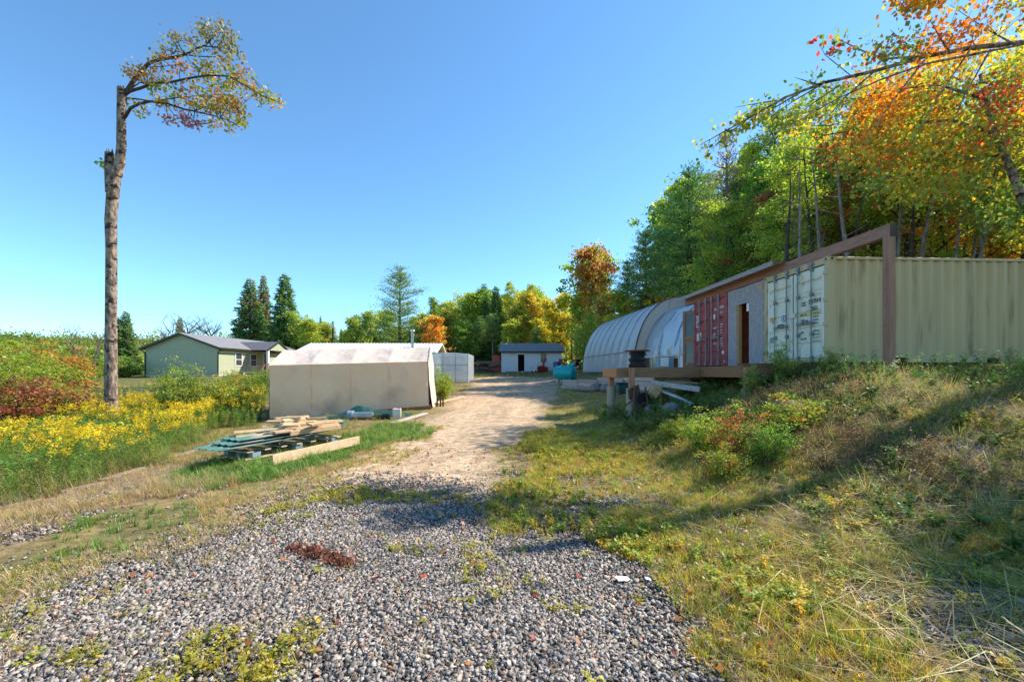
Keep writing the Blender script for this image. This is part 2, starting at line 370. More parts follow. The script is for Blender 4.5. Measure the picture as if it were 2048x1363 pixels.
xx = np.concatenate([x2, x3]); yy = np.concatenate([y2, y3])
stones('scattered_stones', xx, yy, .010, .032, 'thin patches of grey stone showing between the weeds', .1)
stones('road_pebbles', x4, y4, .006, .018, 'small pebbles pressed into the tan dirt track', .0)

def blade(h, wd, lean, ang, c0, c1, seg=2):
    V, C = [], []; dx, dy = math.cos(ang), math.sin(ang)
    for i in range(seg + 1):
        t = i / seg; ww = wd * (1 - t * .85) / 2; r = lean * h * t * t; z = h * t * (1 - .25 * lean * t)
        V += [(dx * r - dy * ww, dy * r + dx * ww, z), (dx * r + dy * ww, dy * r - dx * ww, z)]
        C += [tuple(np.array(c0) * (1 - t) + np.array(c1) * t)] * 2
    Fq = [(2 * i, 2 * i + 1, 2 * i + 3, 2 * i + 2) for i in range(seg)]
    return V, Fq, C
def join(parts):
    V, Fq, C = [], [], []
    for v, f, c in parts:
        Fq += [tuple(i + len(V) for i in q) for q in f]; V += list(v); C += list(c)
    return np.array(V, float), np.array(Fq, int), np.array(C, float)
def tuft(n, h, wd, lean, spread, c0, c1, seg=2):
    ps = []
    for i in range(n):
        a = random.uniform(0, 6.28); r = spread * random.random(); v, f, c = blade(h * random.uniform(.5, 1.15), wd * random.uniform(.7, 1.3), random.uniform(.2, 1) * lean, a + random.uniform(-.6, .6), c0, [q * random.uniform(.8, 1.2) for q in c1], seg)
        v = [(p[0] + math.cos(a) * r, p[1] + math.sin(a) * r, p[2]) for p in v]; ps.append((v, f, c))
    return join(ps)
def leafq(p, d, nrm, L, wd, c):
    """one leaf: a quad from p along d"""
    p = np.array(p, float); d = np.array(d, float); d /= np.linalg.norm(d) + 1e-9; s = np.cross(d, nrm); s /= np.linalg.norm(s) + 1e-9
    mid = p + d * L * .5
    return [tuple(p), tuple(mid + s * wd / 2 - np.array([0, 0, .06 * L])), tuple(p + d * L), tuple(mid - s * wd / 2 - np.array([0, 0, .06 * L]))], [(0, 1, 2, 3)], [tuple(np.array(c) * random.uniform(.8, 1.2))] * 4
def herb(h, nl, L, wd, c, stem=(.12, .13, .04), rise=.5, top=None):
    ps = [blade(h, .006, .1, random.uniform(0, 6), stem, stem)]
    for i in range(nl):
        z = h * random.uniform(.12, 1); a = random.uniform(0, 6.28); r = random.uniform(-.2, 1) * rise
        ps.append(leafq((0, 0, z), (math.cos(a), math.sin(a), r), (0, 0, 1), L * random.uniform(.6, 1.2), wd, c))
    if top: ps += top(h)
    return join(ps)
def sprig(h, nst, nl, L, wd, c, sp=.5):
    """bushy weed: several stems with small leaves"""
    ps = []
    for s in range(nst):
        a = random.uniform(0, 6.28); ln = random.uniform(.2, 1) * sp; hh = h * random.uniform(.5, 1.1)
        ps.append(blade(hh, .005, ln, a, (.14, .12, .05), (.12, .14, .04)))
        for i in range(nl):
            t = random.uniform(.25, 1); r = ln * hh * t * t; b = random.uniform(0, 6.28)
            ps.append(leafq((math.cos(a) * r, math.sin(a) * r, hh * t * (1 - .25 * ln * t)), (math.cos(b), math.sin(b), random.uniform(-.3, .7)), (0, 0, 1), L * random.uniform(.6, 1.2), wd, c))
    return join(ps)
def lay_plants(name, protos, x, y, smin, smax, label, cat, tint=.25, mat='grass', tilt=.15, lift=-.01, base=(1, 1, 1), kind='stuff'):
    n = len(x)
    if n == 0: return
    print(name, n, sum(len(p[1]) for p in protos) / len(protos))
    z = gz(x, y) + lift; s = rng.uniform(smin, smax, n); v = (1 + rng.uniform(-tint, tint, n))[:, None]
    hu = rng.uniform(-tint, tint, n) * .6; c = np.array(base) * v * np.stack([1 + hu, np.ones(n), 1 - hu * .3], 1)
    o = merge(name, protos, np.stack([x, y, z], 1), rng.uniform(0, 6.3, n), s, c, M[mat], rng.normal(0, tilt, (n, 2)))
    return props(o, label, cat, kind=kind)
YG = (.30, .34, .045); GG = (.10, .22, .03); DG = (.055, .13, .03); DRY = (.46, .35, .17); OLV = (.22, .22, .05)
T_lush = [tuft(14, .12, .007, .8, .05, (.07, .12, .03), (.22, .34, .05)) for _ in range(5)]
T_yel = [tuft(12, .10, .006, .9, .05, (.16, .16, .04), (.42, .40, .07)) for _ in range(5)]
T_dry = [tuft(12, .11, .005, 1.1, .06, (.3, .22, .1), (.52, .38, .17)) for _ in range(5)]
T_long = [tuft(12, .34, .007, .9, .07, (.12, .16, .04), (.33, .36, .08), 3) for _ in range(5)]
T_tan = [tuft(14, .3, .0045, .9, .08, (.25, .2, .08), (.5, .40, .18), 3) for _ in range(5)]
def cl(seed, a, b, lo=0., hi=1., sc=1.0): return lambda x, y: lo + (hi - lo) * sst(a, b, fbm(x * sc, y * sc, seed))
# lush strip by the lumber
x, y = rand_in(P_green, 6500, .3, cl(61, .25, .5, .3)); lay_plants('lush_grass', T_lush, x, y, .7, 1.5, 'bright green grass growing beside the lumber pile', 'grass')
x, y = rand_in(P_green2, 4200, .3, cl(62, .38, .6, .15)); lay_plants('verge_grass', T_lush + T_yel[:2], x, y, .5, 1.1, 'green grass verge between the bare soil and the gravel', 'grass')
x, y = rand_in(P_lawn, 22000, .12, cl(63, .3, .7, .15)); lay_plants('track_side_grass', T_yel + T_dry[:2], x, y, .5, 1.0, 'short yellow green grass between the dirt track and the timber wall', 'grass')
x, y = rand_in(P_dirtL, 16000, .3, cl(64, .35, .6, .2)); lay_plants('dry_grass', T_dry + T_yel[:2] + T_tan[:1], x, y, .5, 1.2, 'dry tan grass on the bare soil at left', 'grass')
P_dry = poly([(0, 1235), (190, 1165), (430, 1080), (560, 1012), (760, 905), (850, 862), (640, 930), (480, 965), (400, 1000), (390, 1050), (200, 1120), (0, 1175)])
x, y = rand_in(P_dry, 13000, .2, cl(65, .35, .6, .12)); lay_plants('roadside_dry_grass', T_dry * 2 + T_yel[:3], x, y, .45, 1.1, 'straw coloured grass along the left edge of the dirt track', 'grass')
# gravel weeds
x, y = rand_in(P_gravel, 6500, .1, lambda x, y: .9 * sst(.56, .68, fbm(x * 1.3, y * 1.3, 5)) * sst(1, -2, x) + .03, (-7, 3.5, 1.8, 6))
WD = [sprig(.09, 7, 6, .022, .014, (.33, .36, .05), 1.2) for _ in range(5)]
m = view(x, y); lay_plants('gravel_weeds', WD + T_yel[:2], x[m], y[m], .6, 1.4, 'small yellow green weeds poking through the gravel', 'weeds', base=(1.15, .95, .8))
# right hand bank
reg = (-1, 16, 1.9, 11)
x, y = rand_in(P_right, 120000, .3, lambda x, y: (.15 + .8 * sst(.42, .58, fbm(x * 1.1, y * 1.1, 66))) * sst(.9, .3, sst(3.6, 7, x) * .8), reg)
m = view(x, y); lay_plants('bank_grass', T_yel * 2 + T_lush[:3] + T_dry[:3], x[m], y[m], .4, 1.05, 'patchy yellow green grass on the right side of the drive', 'grass', base=(1.4, 1.15, .8))
x, y = rand_in(P_right, 26000, .15, lambda x, y: .06 + .6 * sst(.48, .66, fbm(x * .9, y * .9, 67)), reg)
W2 = [sprig(.16, 6, 9, .035, .02, (.17, .28, .04), .9) for _ in range(4)] + [sprig(.13, 6, 8, .03, .02, (.36, .38, .06), .9) for _ in range(4)]
m = view(x, y); lay_plants('bank_weeds', W2, x[m], y[m], .5, 1.2, 'low leafy weeds spread over the right bank', 'weeds', base=(1.35, 1.15, .9))
x, y = rand_in(P_right, 5200, .15, lambda x, y: sst(2.5, 5.5, x) * (.15 + .6 * sst(.45, .62, fbm(x * .7, y * .7, 68))), reg)
W3 = [sprig(.3, 7, 12, .07, .045, (.07, .16, .035), .9) for _ in range(4)] + [sprig(.35, 7, 16, .04, .02, (.13, .2, .04), .8) for _ in range(3)]
m = view(x, y) & (y > 2.6); lay_plants('bank_broadleaf_weeds', W3, x[m], y[m], .45, 1.0, 'dark broad leaved weeds on the shaded bank', 'weeds')
def stalk(L, r, c):
    V, Fq, C = blade(L, r, 0, 0, c, c, 2); V = np.array(V); V[:, [0, 2]] = V[:, [2, 0]]; V[:, 2] = .01 + .04 * np.sin(V[:, 0] / L * 3.1); V[:, 1] += .05 * L * np.sin(V[:, 0] / L * 5); V[:, 0] -= L / 2
    return V, np.array(Fq), np.array(C)
STR = [stalk(random.uniform(.18, .6), .0045, [q * random.uniform(.75, 1.25) for q in DRY]) for _ in range(8)] + [stalk(.5, .004, (.24, .16, .1)) for _ in range(2)]
x, y = rand_in(P_right, 95000, .15, lambda x, y: sst(.6, 4.0, x) * (.35 + .65 * sst(.4, .62, fbm(x * .8, y * .8, 69))), reg)
m = view(x, y); lay_plants('straw_litter', STR, x[m], y[m], .5, 1.5, 'dead straw and stems lying over the bank', 'straw', tilt=.22, lift=.025)
x, y = rand_in(P_right, 6500, .15, lambda x, y: sst(2.2, 5.5, x) * sst(2.2, 5, y), reg)
m = view(x, y); lay_plants('long_bank_grass', T_tan * 2 + T_long, x[m], y[m], .5, 1.1, 'longer bent grass near the top of the bank', 'grass', tilt=.5)
LL = []
for q in range(6):
    v, f, c = leafq((0, 0, 0), (1, 0, .15), (0, 0, 1), .06, .045, [(.45, .10, .04), (.5, .22, .05), (.35, .15, .06), (.55, .42, .10), (.30, .07, .04), (.42, .28, .15)][q]); LL.append((np.array(v), np.array(f), np.array(c)))
x = rng.uniform(-3, 7, 900); y = rng.uniform(2, 9, 900); m = view(x, y); x, y = x[m], y[m]
lay_plants('fallen_leaves', LL, x, y, .5, 1.1, 'red and brown leaves fallen on gravel and bank', 'leaves', tilt=.5, lift=.03)
# goldenrod field
def plume(h):
    ps = []
    for i in range(26):
        a = random.uniform(0, 6.28); r = random.uniform(.02, .12); z = h - random.uniform(-.04, .14); 
        ps.append(leafq((math.cos(a) * r * .5, math.sin(a) * r * .5, z), (math.cos(a), math.sin(a), .4), (random.uniform(-.5, .5), 0, 1), .055, .03, (.72, .47, .03)))
    return ps
GR = [herb(.95, 38, .10, .02, (.13, .22, .04), rise=.8, top=plume) for _ in range(6)]
GB = [herb(.8, 46, .11, .028, (.12, .22, .035), rise=.8) for _ in range(5)]
gm = lambda x, y: sst(.50, .57, fbm(x * .75, y * .75, 71))
reg = (-34, -3, 5.5, 30)
x, y = rand_in(P_gold, 30000, .2, lambda x, y: (.015 + .985 * gm(x, y)) * sst(26, 9, y), reg); m = view(x, y)
print('gold', m.sum())
x, y = x[m], y[m]; sc = sst(26, 7, y)
lay_plants('goldenrod', GR, x, y, .55, 1.0, 'yellow flowering goldenrod filling the field at left', 'goldenrod')
x, y = rand_in(P_gold, 42000, .2, lambda x, y: (1 - .7 * gm(x, y)) * sst(30, 9, y), reg); m = view(x, y)
lay_plants('field_weeds', GB + [herb(.75, 40, .08, .03, (.26, .30, .05), rise=.7)] * 2 + [herb(.7, 30, .1, .02, (.34, .24, .10), rise=.7)], x[m], y[m], .45, .85, 'tall green weeds mixed through the goldenrod field', 'weeds')
def fern(L, c):
    ps = []; n = 10
    for i in range(n):
        t = i / n; z = .55 * math.sin(t * 1.9) * L * .6; xx = t * L
        for sg in (-1, 1): ps.append(leafq((xx, 0, z), (.35, sg, -.25), (0, 0, 1), .15 * math.sin(.4 + t * 2.5) + .03, .026, c))
    return join(ps)
def sumac():
    ps = []
    for k_ in range(6):
        v, f, c = fern(random.uniform(.5, .75), (.16, .32, .06)); a = k_ * .9 + random.uniform(-.2, .2); z0 = .5
        x, y = v[:, 0] * math.cos(a) - v[:, 1] * math.sin(a), v[:, 0] * math.sin(a) + v[:, 1] * math.cos(a)
        ps.append((np.stack([x, y, v[:, 2] + z0], 1), f, c))
    ps.append(blade(.55, .02, 0, 0, (.15, .1, .05), (.15, .1, .05)))
    return join([(list(map(tuple, v)), [tuple(q) for q in f], list(map(tuple, c))) for v, f, c in ps])
sx, sy = [], []
for (px, py) in [(90, 870), (40, 900), (20, 860), (120, 845)]:
    g = G(px, py + 75); sx.append(g[0]); sy.append(g[1])
for i in range(16):
    sx.append(rng.uniform(-15, -9)); sy.append(rng.uniform(9, 16))
SUM = [sumac() for _ in range(3)]
lay_plants('sumac_seedlings', SUM, np.array(sx), np.array(sy), .55, .85, 'fern-like sumac seedlings among the goldenrod', 'sumac', tilt=.08)
x, y = rand_in(P_gold, 9000, .2, lambda x, y: .5, (-12, -3, 5, 13)); m = view(x, y)
lay_plants('field_grass', T_long + T_tan, x[m], y[m], .8, 1.4, 'long grass at the foot of the goldenrod', 'grass')
# rough ground: slope, verge and lawn beyond
def band(x0, x1, y0, y1, n): return rng.uniform(x0, x1, n), rng.uniform(y0, y1, n)
x, y = band(-12, -2, 8.5, 15.5, 9000); m = ~inp(P_road, x, y) & (fbm(x, y, 8) > .45); lay_plants('verge_rough_grass', T_yel + T_long[:2] + T_dry, x[m], y[m], .4, 1.0, 'rough grass around the tent and the lumber', 'grass')
x, y = band(-20, 16, 18, 50, 30000); m = ~inp(P_road, x, y) & (fbm(x * .6, y * .6, 88) > .42); lay_plants('yard_grass', T_yel + T_dry + T_lush[:2], x[m], y[m], .6, 1.5, 'sparse yard grass around the buildings', 'grass')
x, y = band(7, 20, 8.5, 24, 7000); lay_plants('bank_top_grass', T_long + T_lush + T_yel, x, y, .5, 1.2, 'green weeds along the base of the containers', 'grass')

x, y = band(1.8, 7.6, 9.3, 15, 5200); m = rng.uniform(0, 1, len(x)) < .75; lay_plants('deck_side_grass', T_long + T_yel * 2 + T_lush[:2], x[m], y[m], .4, .9, 'grass growing around and under the deck posts', 'grass', base=(.9, .9, .9))
x, y = band(2.6, 7.8, 9.2, 13, 420); lay_plants('deck_side_weeds', W3 + W2, x, y, .7, 1.5, 'leafy weeds crowding under the deck', 'weeds')

# yellow weeds and grass eating into the edges of gravel and track
P_edge = poly([(-300, 1500), (-300, 1200), (0, 1180), (430, 1050), (620, 960), (860, 850), (900, 850), (760, 960), (600, 1040), (450, 1110), (250, 1200), (60, 1330)])
x, y = rand_in(P_edge, 13000, .4, cl(93, .42, .6, .05)); m = view(x, y); lay_plants('edge_weeds', T_yel * 2 + WD + T_dry, x[m], y[m], .4, 1.0, 'yellow weeds creeping over the left edge of the gravel', 'weeds', base=(1.05, 1, .9))
x, y = rand_in(P_road, 7000, .3, lambda x, y: sst(.5, .66, fbm(x * 1.2, y * .5, 97)) * (1 - np.exp(-((np.abs(x + 1.2) - .8) / .5) ** 2)) * sst(34, 20, y)); lay_plants('track_grass', T_dry + T_yel, x, y, .3, .7, 'thin dry grass on the dirt track between the ruts', 'grass')
x, y = rand_in(P_right, 20000, .2, lambda x, y: sst(2.8, 5.2, x) * sst(3.5, 6, y) * sst(.45, .6, fbm(x * .8, y * .8, 55)), (2, 14, 3, 11))
BR = [sprig(.32, 10, 7, .03, .015, (.20, .12, .07), 1.3) for _ in range(4)] + [sprig(.28, 9, 7, .03, .018, (.26, .20, .08), 1.4) for _ in range(2)]
lay_plants('dead_brush', BR, x[::2], y[::2], .5, 1.2, 'dead brown brush matted over the top of the bank', 'brush', tilt=.5)

g_ = G(625, 1112); n = 1500; a = rng.uniform(0, 6.28, n); r = rng.normal(0, .42, n)
q = rng.integers(0, 5, n); ox = np.array([-.16, .05, .2, -.02, .3])[q]; oy = np.array([.08, -.04, -.06, .05, -.14])[q]
LB = [(np.array(leafq((0, 0, 0), (1, 0, .3), (0, 0, 1), .04, .026, c)[0]), np.array([(0, 1, 2, 3)]), np.tile(c, (4, 1))) for c in ((.22, .10, .06), (.16, .08, .05), (.28, .15, .09), (.12, .07, .05), (.3, .12, .06))]
lay_plants('dead_leaf_heap', LB, g_[0] + ox + .2 * r * np.cos(a), g_[1] + oy + .11 * r * np.sin(a), .5, 1.3, 'heap of dead reddish brown leaves lying on the gravel', 'leaves', tilt=.8, lift=.03)

x = rng.uniform(4.6, 15, 1100); y = rng.uniform(7.2, 10.0, 1100); m = rng.uniform(0, 1, 1100) < sst(.38, .55, fbm(x * .8, y * .8, 44)); x, y = x[m], y[m]
lay_plants('bank_crest_weeds', GB + [herb(.7, 34, .07, .02, (.26, .25, .06), rise=.8), herb(.8, 26, .06, .015, (.30, .20, .10), rise=.8)] + T_tan, x, y, .35, .75, 'tangled taller weeds along the crest of the bank', 'weeds', tilt=.35)
# ------------------------------------------------------------------ building materials
def siding(name, c, pitch=.11, c2=None):
    m, t, o = nodes(name); L = t.links.new
    p = N(t, 'ShaderNodeBsdfPrincipled'); p.inputs['Roughness'].default_value = .6; p.inputs['Specular IOR Level'].default_value = .3
    tc = N(t, 'ShaderNodeTexCoord'); sx = N(t, 'ShaderNodeSeparateXYZ'); L(tc.outputs['Object'], sx.inputs[0])
    d = N(t, 'ShaderNodeMath', operation='DIVIDE'); L(sx.outputs[2], d.inputs[0]); d.inputs[1].default_value = pitch
    f = N(t, 'ShaderNodeMath', operation='FRACT'); L(d.outputs[0], f.inputs[0])
    bn = N(t, 'ShaderNodeBump'); bn.inputs['Strength'].default_value = .9; bn.inputs['Distance'].default_value = .015; bn.invert = True; L(f.outputs[0], bn.inputs['Height']); L(bn.outputs[0], p.inputs['Normal'])
    nz = N(t, 'ShaderNodeTexNoise'); nz.inputs['Scale'].default_value = 2; nz.inputs['Detail'].default_value = 6; L(tc.outputs['Object'], nz.inputs[0])
    mx = N(t, 'ShaderNodeMix', data_type='RGBA'); L(nz.outputs[0], mx.inputs[0]); mx.inputs[6].default_value = (*c, 1); mx.inputs[7].default_value = (*(c2 or tuple(q * .85 for q in c)), 1)
    L(mx.outputs[2], p.inputs['Base Color']); L(p.outputs[0], o.inputs[0]); return m
M['siding'] = siding('sage_green_siding', (.42, .44, .29), .19)
M['shingle'] = surf('grey_shingles', (.25, .25, .26), (.17, .17, .18), .9, (4, 4, 14), 6, .3, .7, .3, spec=.1)
M['shingle_dark'] = surf('dark_shingles', (.17, .17, .19), (.10, .10, .12), .9, (5, 5, 12), 6, .3, .7, .3, spec=.1)
M['trimdark'] = surf('dark_trim', (.03, .035, .035), (.02, .02, .02), .5, bump=0)
M['trimwhite'] = surf('white_trim', (.78, .77, .74), (.68, .67, .64), .5, bump=.03)
M['whitewall'] = surf('painted_white_board', (.68, .68, .70), (.58, .59, .62), .7, (1.5, 1.5, 6), 5, .3, .7, .08, stain=(.42, .41, .38), stsc=1.0, stlo=.62, sthi=.8)
M['found'] = surf('pale_parged_foundation', (.62, .60, .55), (.5, .48, .44), .9, bump=.1)
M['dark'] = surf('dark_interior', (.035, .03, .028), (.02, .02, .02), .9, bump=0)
M['roofmetal'] = surf('ribbed_white_roof_metal', (.72, .72, .73), (.6, .6, .62), .4, (1, 1, 1), 4, .3, .7, .03, metal=.1)
def glassm():
    m, t, o = nodes('window_glass'); p = N(t, 'ShaderNodeBsdfPrincipled'); p.inputs['Base Color'].default_value = (.05, .06, .07, 1); p.inputs['Roughness'].default_value = .06
    p.inputs['Specular IOR Level'].default_value = .35; t.links.new(p.outputs[0], o.inputs[0]); return m
M['glass'] = glassm()
M['canvas'] = surf('tan_canvas', (.95, .60, .37), (.88, .53, .32), .85, (1.2, 1.2, 1.2), 5, .3, .75, .5, 3.0, spec=.15, bdist=.06, stain=(.44, .29, .21), stsc=.7, stlo=.55, sthi=.85)
M['canvasroof'] = surf('pale_canvas', (.66, .54, .46), (.55, .45, .38), .8, (1.2, 1.2, 1.2), 5, .3, .75, .8, 2.2, spec=.15, bdist=.09)
M['poly'] = plasticm('greenhouse_plastic', (.80, .84, .88), .14, .55, .22, .2, (.82, .84, .88))
M['poly2'] = plasticm('wrinkled_plastic', (.60, .72, .86), .08, .5, .34, .14, (.74, .78, .84))
M['polytan'] = plasticm('tan_gable_film', (.74, .62, .55), .06, .45, .1, .3)
M['polyclear'] = plasticm('cloudy_plastic', (.62, .66, .72), .25, .5, .1, .3)
M['hoop'] = surf('galvanised_hoop', (.40, .41, .43), (.3, .31, .32), .45, bump=0, metal=.5)
M['arch'] = surf('arch_board', (.55, .48, .44), (.42, .36, .33), .8, bump=.05)
M['redpaint'] = surf('red_paint', (.42, .035, .035), (.33, .03, .03), .45, bump=.03)
M['bluebin'] = surf('blue_plastic', (.02, .12, .26), (.02, .09, .2), .45, bump=0)
M['teal'] = surf('teal_tank_paint', (.0, .34, .36), (.0, .29, .31), .35, (2, 2, 2), 5, .3, .7, .05, stain=(.02, .24, .24), stsc=3)
M['blackrub'] = surf('black_plastic', (.02, .02, .022), (.035, .035, .035), .5, bump=0)
M['steel'] = surf('dull_steel', (.42, .43, .44), (.3, .31, .32), .4, bump=.03, metal=.7)
M['rust'] = surf('rusty_metal', (.17, .09, .06), (.08, .05, .04), .85, (9, 9, 9), 5, .3, .7, .3)
M['beigepaint'] = surf('beige_container_paint', (.52, .41, .22), (.45, .35, .19), .55, (1.2, 1.2, .4), 6, .3, .7, .08, attr=True, spec=.35, stain=(.25, .19, .10), stsc=5, stlo=.58, sthi=.75, stz=.12)
M['doorpaint'] = surf('pale_container_door_paint', (.72, .69, .58), (.63, .60, .50), .55, (1.2, 1.2, .5), 6, .3, .7, .06, attr=True, spec=.35, stain=(.50, .38, .22), stsc=5, stlo=.6, sthi=.75, stz=.2)
M['redcont'] = surf('red_container_paint', (.34, .065, .06), (.25, .045, .045), .55, (1.5, 1.5, .5), 6, .3, .7, .08, attr=True, spec=.35, stain=(.22, .07, .06), stsc=2.2, stlo=.55, sthi=.7)
M['rubber'] = surf('door_gasket', (.03, .045, .05), (.02, .03, .035), .7, bump=0)
M['rod'] = surf('painted_lock_rod', (.22, .27, .26), (.14, .18, .18), .5, bump=0, metal=.3)
M['rodred'] = surf('weathered_lock_rod', (.30, .27, .30), (.2, .17, .18), .5, bump=0, metal=.3)
M['ink'] = surf('black_lettering', (.03, .035, .035), (.04, .045, .04), .7, bump=0)
M['inkwhite'] = surf('white_lettering', (.70, .62, .62), (.6, .52, .52), .7, bump=0)
M['yellow'] = surf('faded_yellow_band', (.62, .54, .16), (.5, .44, .16), .7, bump=0)
M['orange'] = surf('orange_sticker', (.75, .33, .04), (.6, .25, .04), .6, bump=0)
M['bluest'] = surf('blue_sticker', (.06, .14, .35), (.05, .1, .28), .6, bump=0)
M['pinkst'] = surf('pale_plate', (.70, .58, .50), (.6, .5, .43), .6, bump=0)
M['ply'] = surf('grey_weathered_strand_board', (.34, .31, .325), (.25, .235, .25), .9, (22, 22, 4), 5, .35, .65, .3, stain=(.42, .385, .38), stsc=9, stlo=.5, sthi=.75)
M['plyfresh'] = surf('fresh_board_edge', (.58, .32, .13), (.48, .26, .10), .8, (4, 4, 12), 4)
M['innerred'] = surf('brown_red_inside', (.50, .13, .06), (.38, .09, .05), .8, (3, 3, 3), 4)
M['tarp'] = surf('dark_green_tarp', (.012, .075, .065), (.01, .05, .045), .5, (4, 4, 4), 4, .3, .7, .6, 5)
M['greenmetal'] = surf('green_roofing_sheet', (.08, .19, .15), (.055, .13, .11), .4, (3, 3, 3), 5, .3, .7, .05, attr=True, stain=(.30, .30, .26), stsc=2.0, stlo=.5, sthi=.68)
M['bluestone'] = surf('pale_blue_paint', (.22, .30, .34), (.16, .22, .26), .7, bump=.05)
M['log'] = surf('cut_log_bark', (.22, .13, .09), (.12, .075, .055), .95, (7, 7, 7), 5, .3, .7, .5)
M['logend'] = surf('cut_log_end', (.55, .36, .20), (.42, .27, .15), .9, bump=.1)

def profile_roof(mb, ax0, ax1, top, bot, n, h=.03, col=(1, 1, 1)):
    """ribbed slope between two edges (lists of end points)"""
    a0, a1 = Vector(top[0]), Vector(top[1]); b0, b1 = Vector(bot[0]), Vector(bot[1])
    nr = (a1 - a0).cross(b0 - a0).normalized()
    if nr.z < 0: nr = -nr
    V, Fs = [], []
    for i in range(n * 4 + 1):
        t = i / (n * 4); q = i % 4; u = nr * (h if q in (1, 2) else 0)
        V += [a0.lerp(a1, t) + u, b0.lerp(b1, t) + u]
    Fs = [(2 * i, 2 * i + 1, 2 * i + 3, 2 * i + 2) for i in range(n * 4)]
    mb.add(V, Fs, col)
def slab(mb, P, th, col=(1, 1, 1)):
    """flat quad P given a thickness downwards"""
    P = [Vector(p) for p in P]; n = (P[1] - P[0]).cross(P[2] - P[0]).normalized()
    if n.z < 0: n = -n
    Q = [p - n * th for p in P]; k = len(P)
    mb.add(P + Q, [tuple(range(k)), tuple(range(2 * k - 1, k - 1, -1))] + [(i, k + i, k + (i + 1) % k, (i + 1) % k) for i in range(k)], col)

# ------------------------------------------------------------------ green house
# local frame: x away from the gable into the depth (the long wall), y to the left
hx, hy = -27.6, 40.0
house = thing('house', 'single storey sage green house with grey shingle roof and small porch', 'house', (hx, hy, 1.2), math.atan2(1, .113))
# in local coords: +x = depth direction, +y = to the left of it (image left)
HW, HL, EV = 7.7, 13.0, 2.85
mb = MB()
rz0 = 4.15
mb.add([(0, 0, .25), (0, HW, .25), (0, HW, EV), (0, HW / 2, rz0), (0, 0, EV)], [(0, 1, 2, 3, 4)])
mb.add([(0, 0, .25), (HL, 0, .25), (HL, 0, EV), (0, 0, EV)], [(0, 1, 2, 3)])
mb.add([(0, HW, .25), (HL, HW, .25), (HL, HW, EV), (0, HW, EV)], [(3, 2, 1, 0)])
mb.add([(HL, 0, .25), (HL, HW, .25), (HL, HW, EV), (HL, HW / 2, rz0), (HL, 0, EV)], [(4, 3, 2, 1, 0)])
mb.build('wall', M['siding'], house)
MB().b(.04, HL - .04, .04, HW - .04, -1.2, .26).build('foundation', M['found'], house)
mb = MB(); oh = .35; sl = (rz0 - EV) / (HW / 2)
slab(mb, [(-oh, -oh, EV - oh * sl + .05), (HL + oh, -oh, EV - oh * sl + .05), (HL + oh, HW / 2, rz0 + .05), (-oh, HW / 2, rz0 + .05)], .04)
slab(mb, [(-oh, HW + oh, EV - oh * sl + .05), (HL + oh, HW + oh, EV - oh * sl + .05), (HL + oh, HW / 2 + .001, rz0 + .05), (-oh, HW / 2 + .001, rz0 + .05)], .04)
roof = mb.build('roof', M['shingle'], house)
mb = MB(); zb = EV - oh * sl - .09
for s_, yy in ((1, -oh), (-1, HW + oh)):
    mb.bar((-oh - .01, yy, zb), (-oh - .01, HW / 2, rz0 - .04), .05, .17)
mb.build('rake_board', M['trimdark'], house)
for yy, nm in ((-oh - .06, 0), (HW + oh + .06, 1)):
    g = MB().b(-oh, HL + oh, yy - .06, yy + .06, zb - .02, zb + .1).build('gutter', M['trimdark'], house)
    MB().tube([(-.05, yy, zb), (-.06, (.02 if nm == 0 else HW - .02), zb - .3), (-.06, (0.03 if nm == 0 else HW - .03), .0)], .05, 8).build('downspout', M['trimdark'], g)
for x0, zz in ((2.0, 1.05), (4.05, 1.02)):
    f = MB().b(x0, x0 + .95, -.05, -.002, zz, zz + 1.35).build('window', M['trimwhite'], house)
    MB().b(x0 + .1, x0 + .85, -.065, -.052, zz + .1, zz + .64).b(x0 + .1, x0 + .85, -.065, -.052, zz + .71, zz + 1.25).build('pane', M['glass'], f)
d = MB().b(6.0, 7.05, -.05, -.002, .45, 2.55).build('door', M['trimwhite'], house)
MB().b(6.15, 6.9, -.07, -.052, .5, 2.45).build('glazing', M['glass'], d)
f = MB().b(9.4, 10.6, -.05, -.002, 1.0, 2.3).build('window', M['trimwhite'], house)
MB().b(9.5, 10.5, -.065, -.052, 1.1, 2.2).build('pane', M['glass'], f)
# porch
mb = MB(); px0, px1, pj = 3.9, 7.2, 2.2; pc = (px0 + px1) / 2; pz = rz0 - .45
slab(mb, [(px0 - .2, -pj, EV - .12), (px0 - .2, .1, EV - .12), (pc, 2.3, pz), (pc, -pj, pz)], .05)
slab(mb, [(px1 + .2, -pj, EV - .12), (px1 + .2, .1, EV - .12), (pc + .001, 2.3, pz), (pc + .001, -pj, pz)], .05)
MB.build(mb, 'porch_roof', M['shingle_dark'], house)
mb = MB(); mb.add([(px0, -pj + .05, EV - .14), (px1, -pj + .05, EV - .14), (pc, -pj + .05, pz - .1)], [(0, 1, 2)]); mb.build('porch_gable', M['siding'], house)
mb = MB(); mb.bar((px0 - .25, -pj - .02, EV - .2), (pc, -pj - .02, pz - .03), .05, .17); mb.bar((px1 + .25, -pj - .02, EV - .2), (pc, -pj - .02, pz - .03), .05, .17)
mb.build('rake_board', M['trimdark'], house)
for xx in (px0 + .1, px1 - .1): MB().b(xx - .11, xx + .11, -pj + .06, -pj + .28, .4, EV - .14).build('porch_post', M['trimwhite'], house)
MB().b(px0 - .5, px1 + .6, -pj - .1, -.03, .18, .4).b(px0 - .4, px0 - .25, -pj, -pj + .15, -.9, .18).b(px1, px1 + .15, -pj, -pj + .15, -.9, .18).b(pc, pc + .15, -pj, -pj + .15, -.9, .18).build('porch_deck', M['treated'], house)
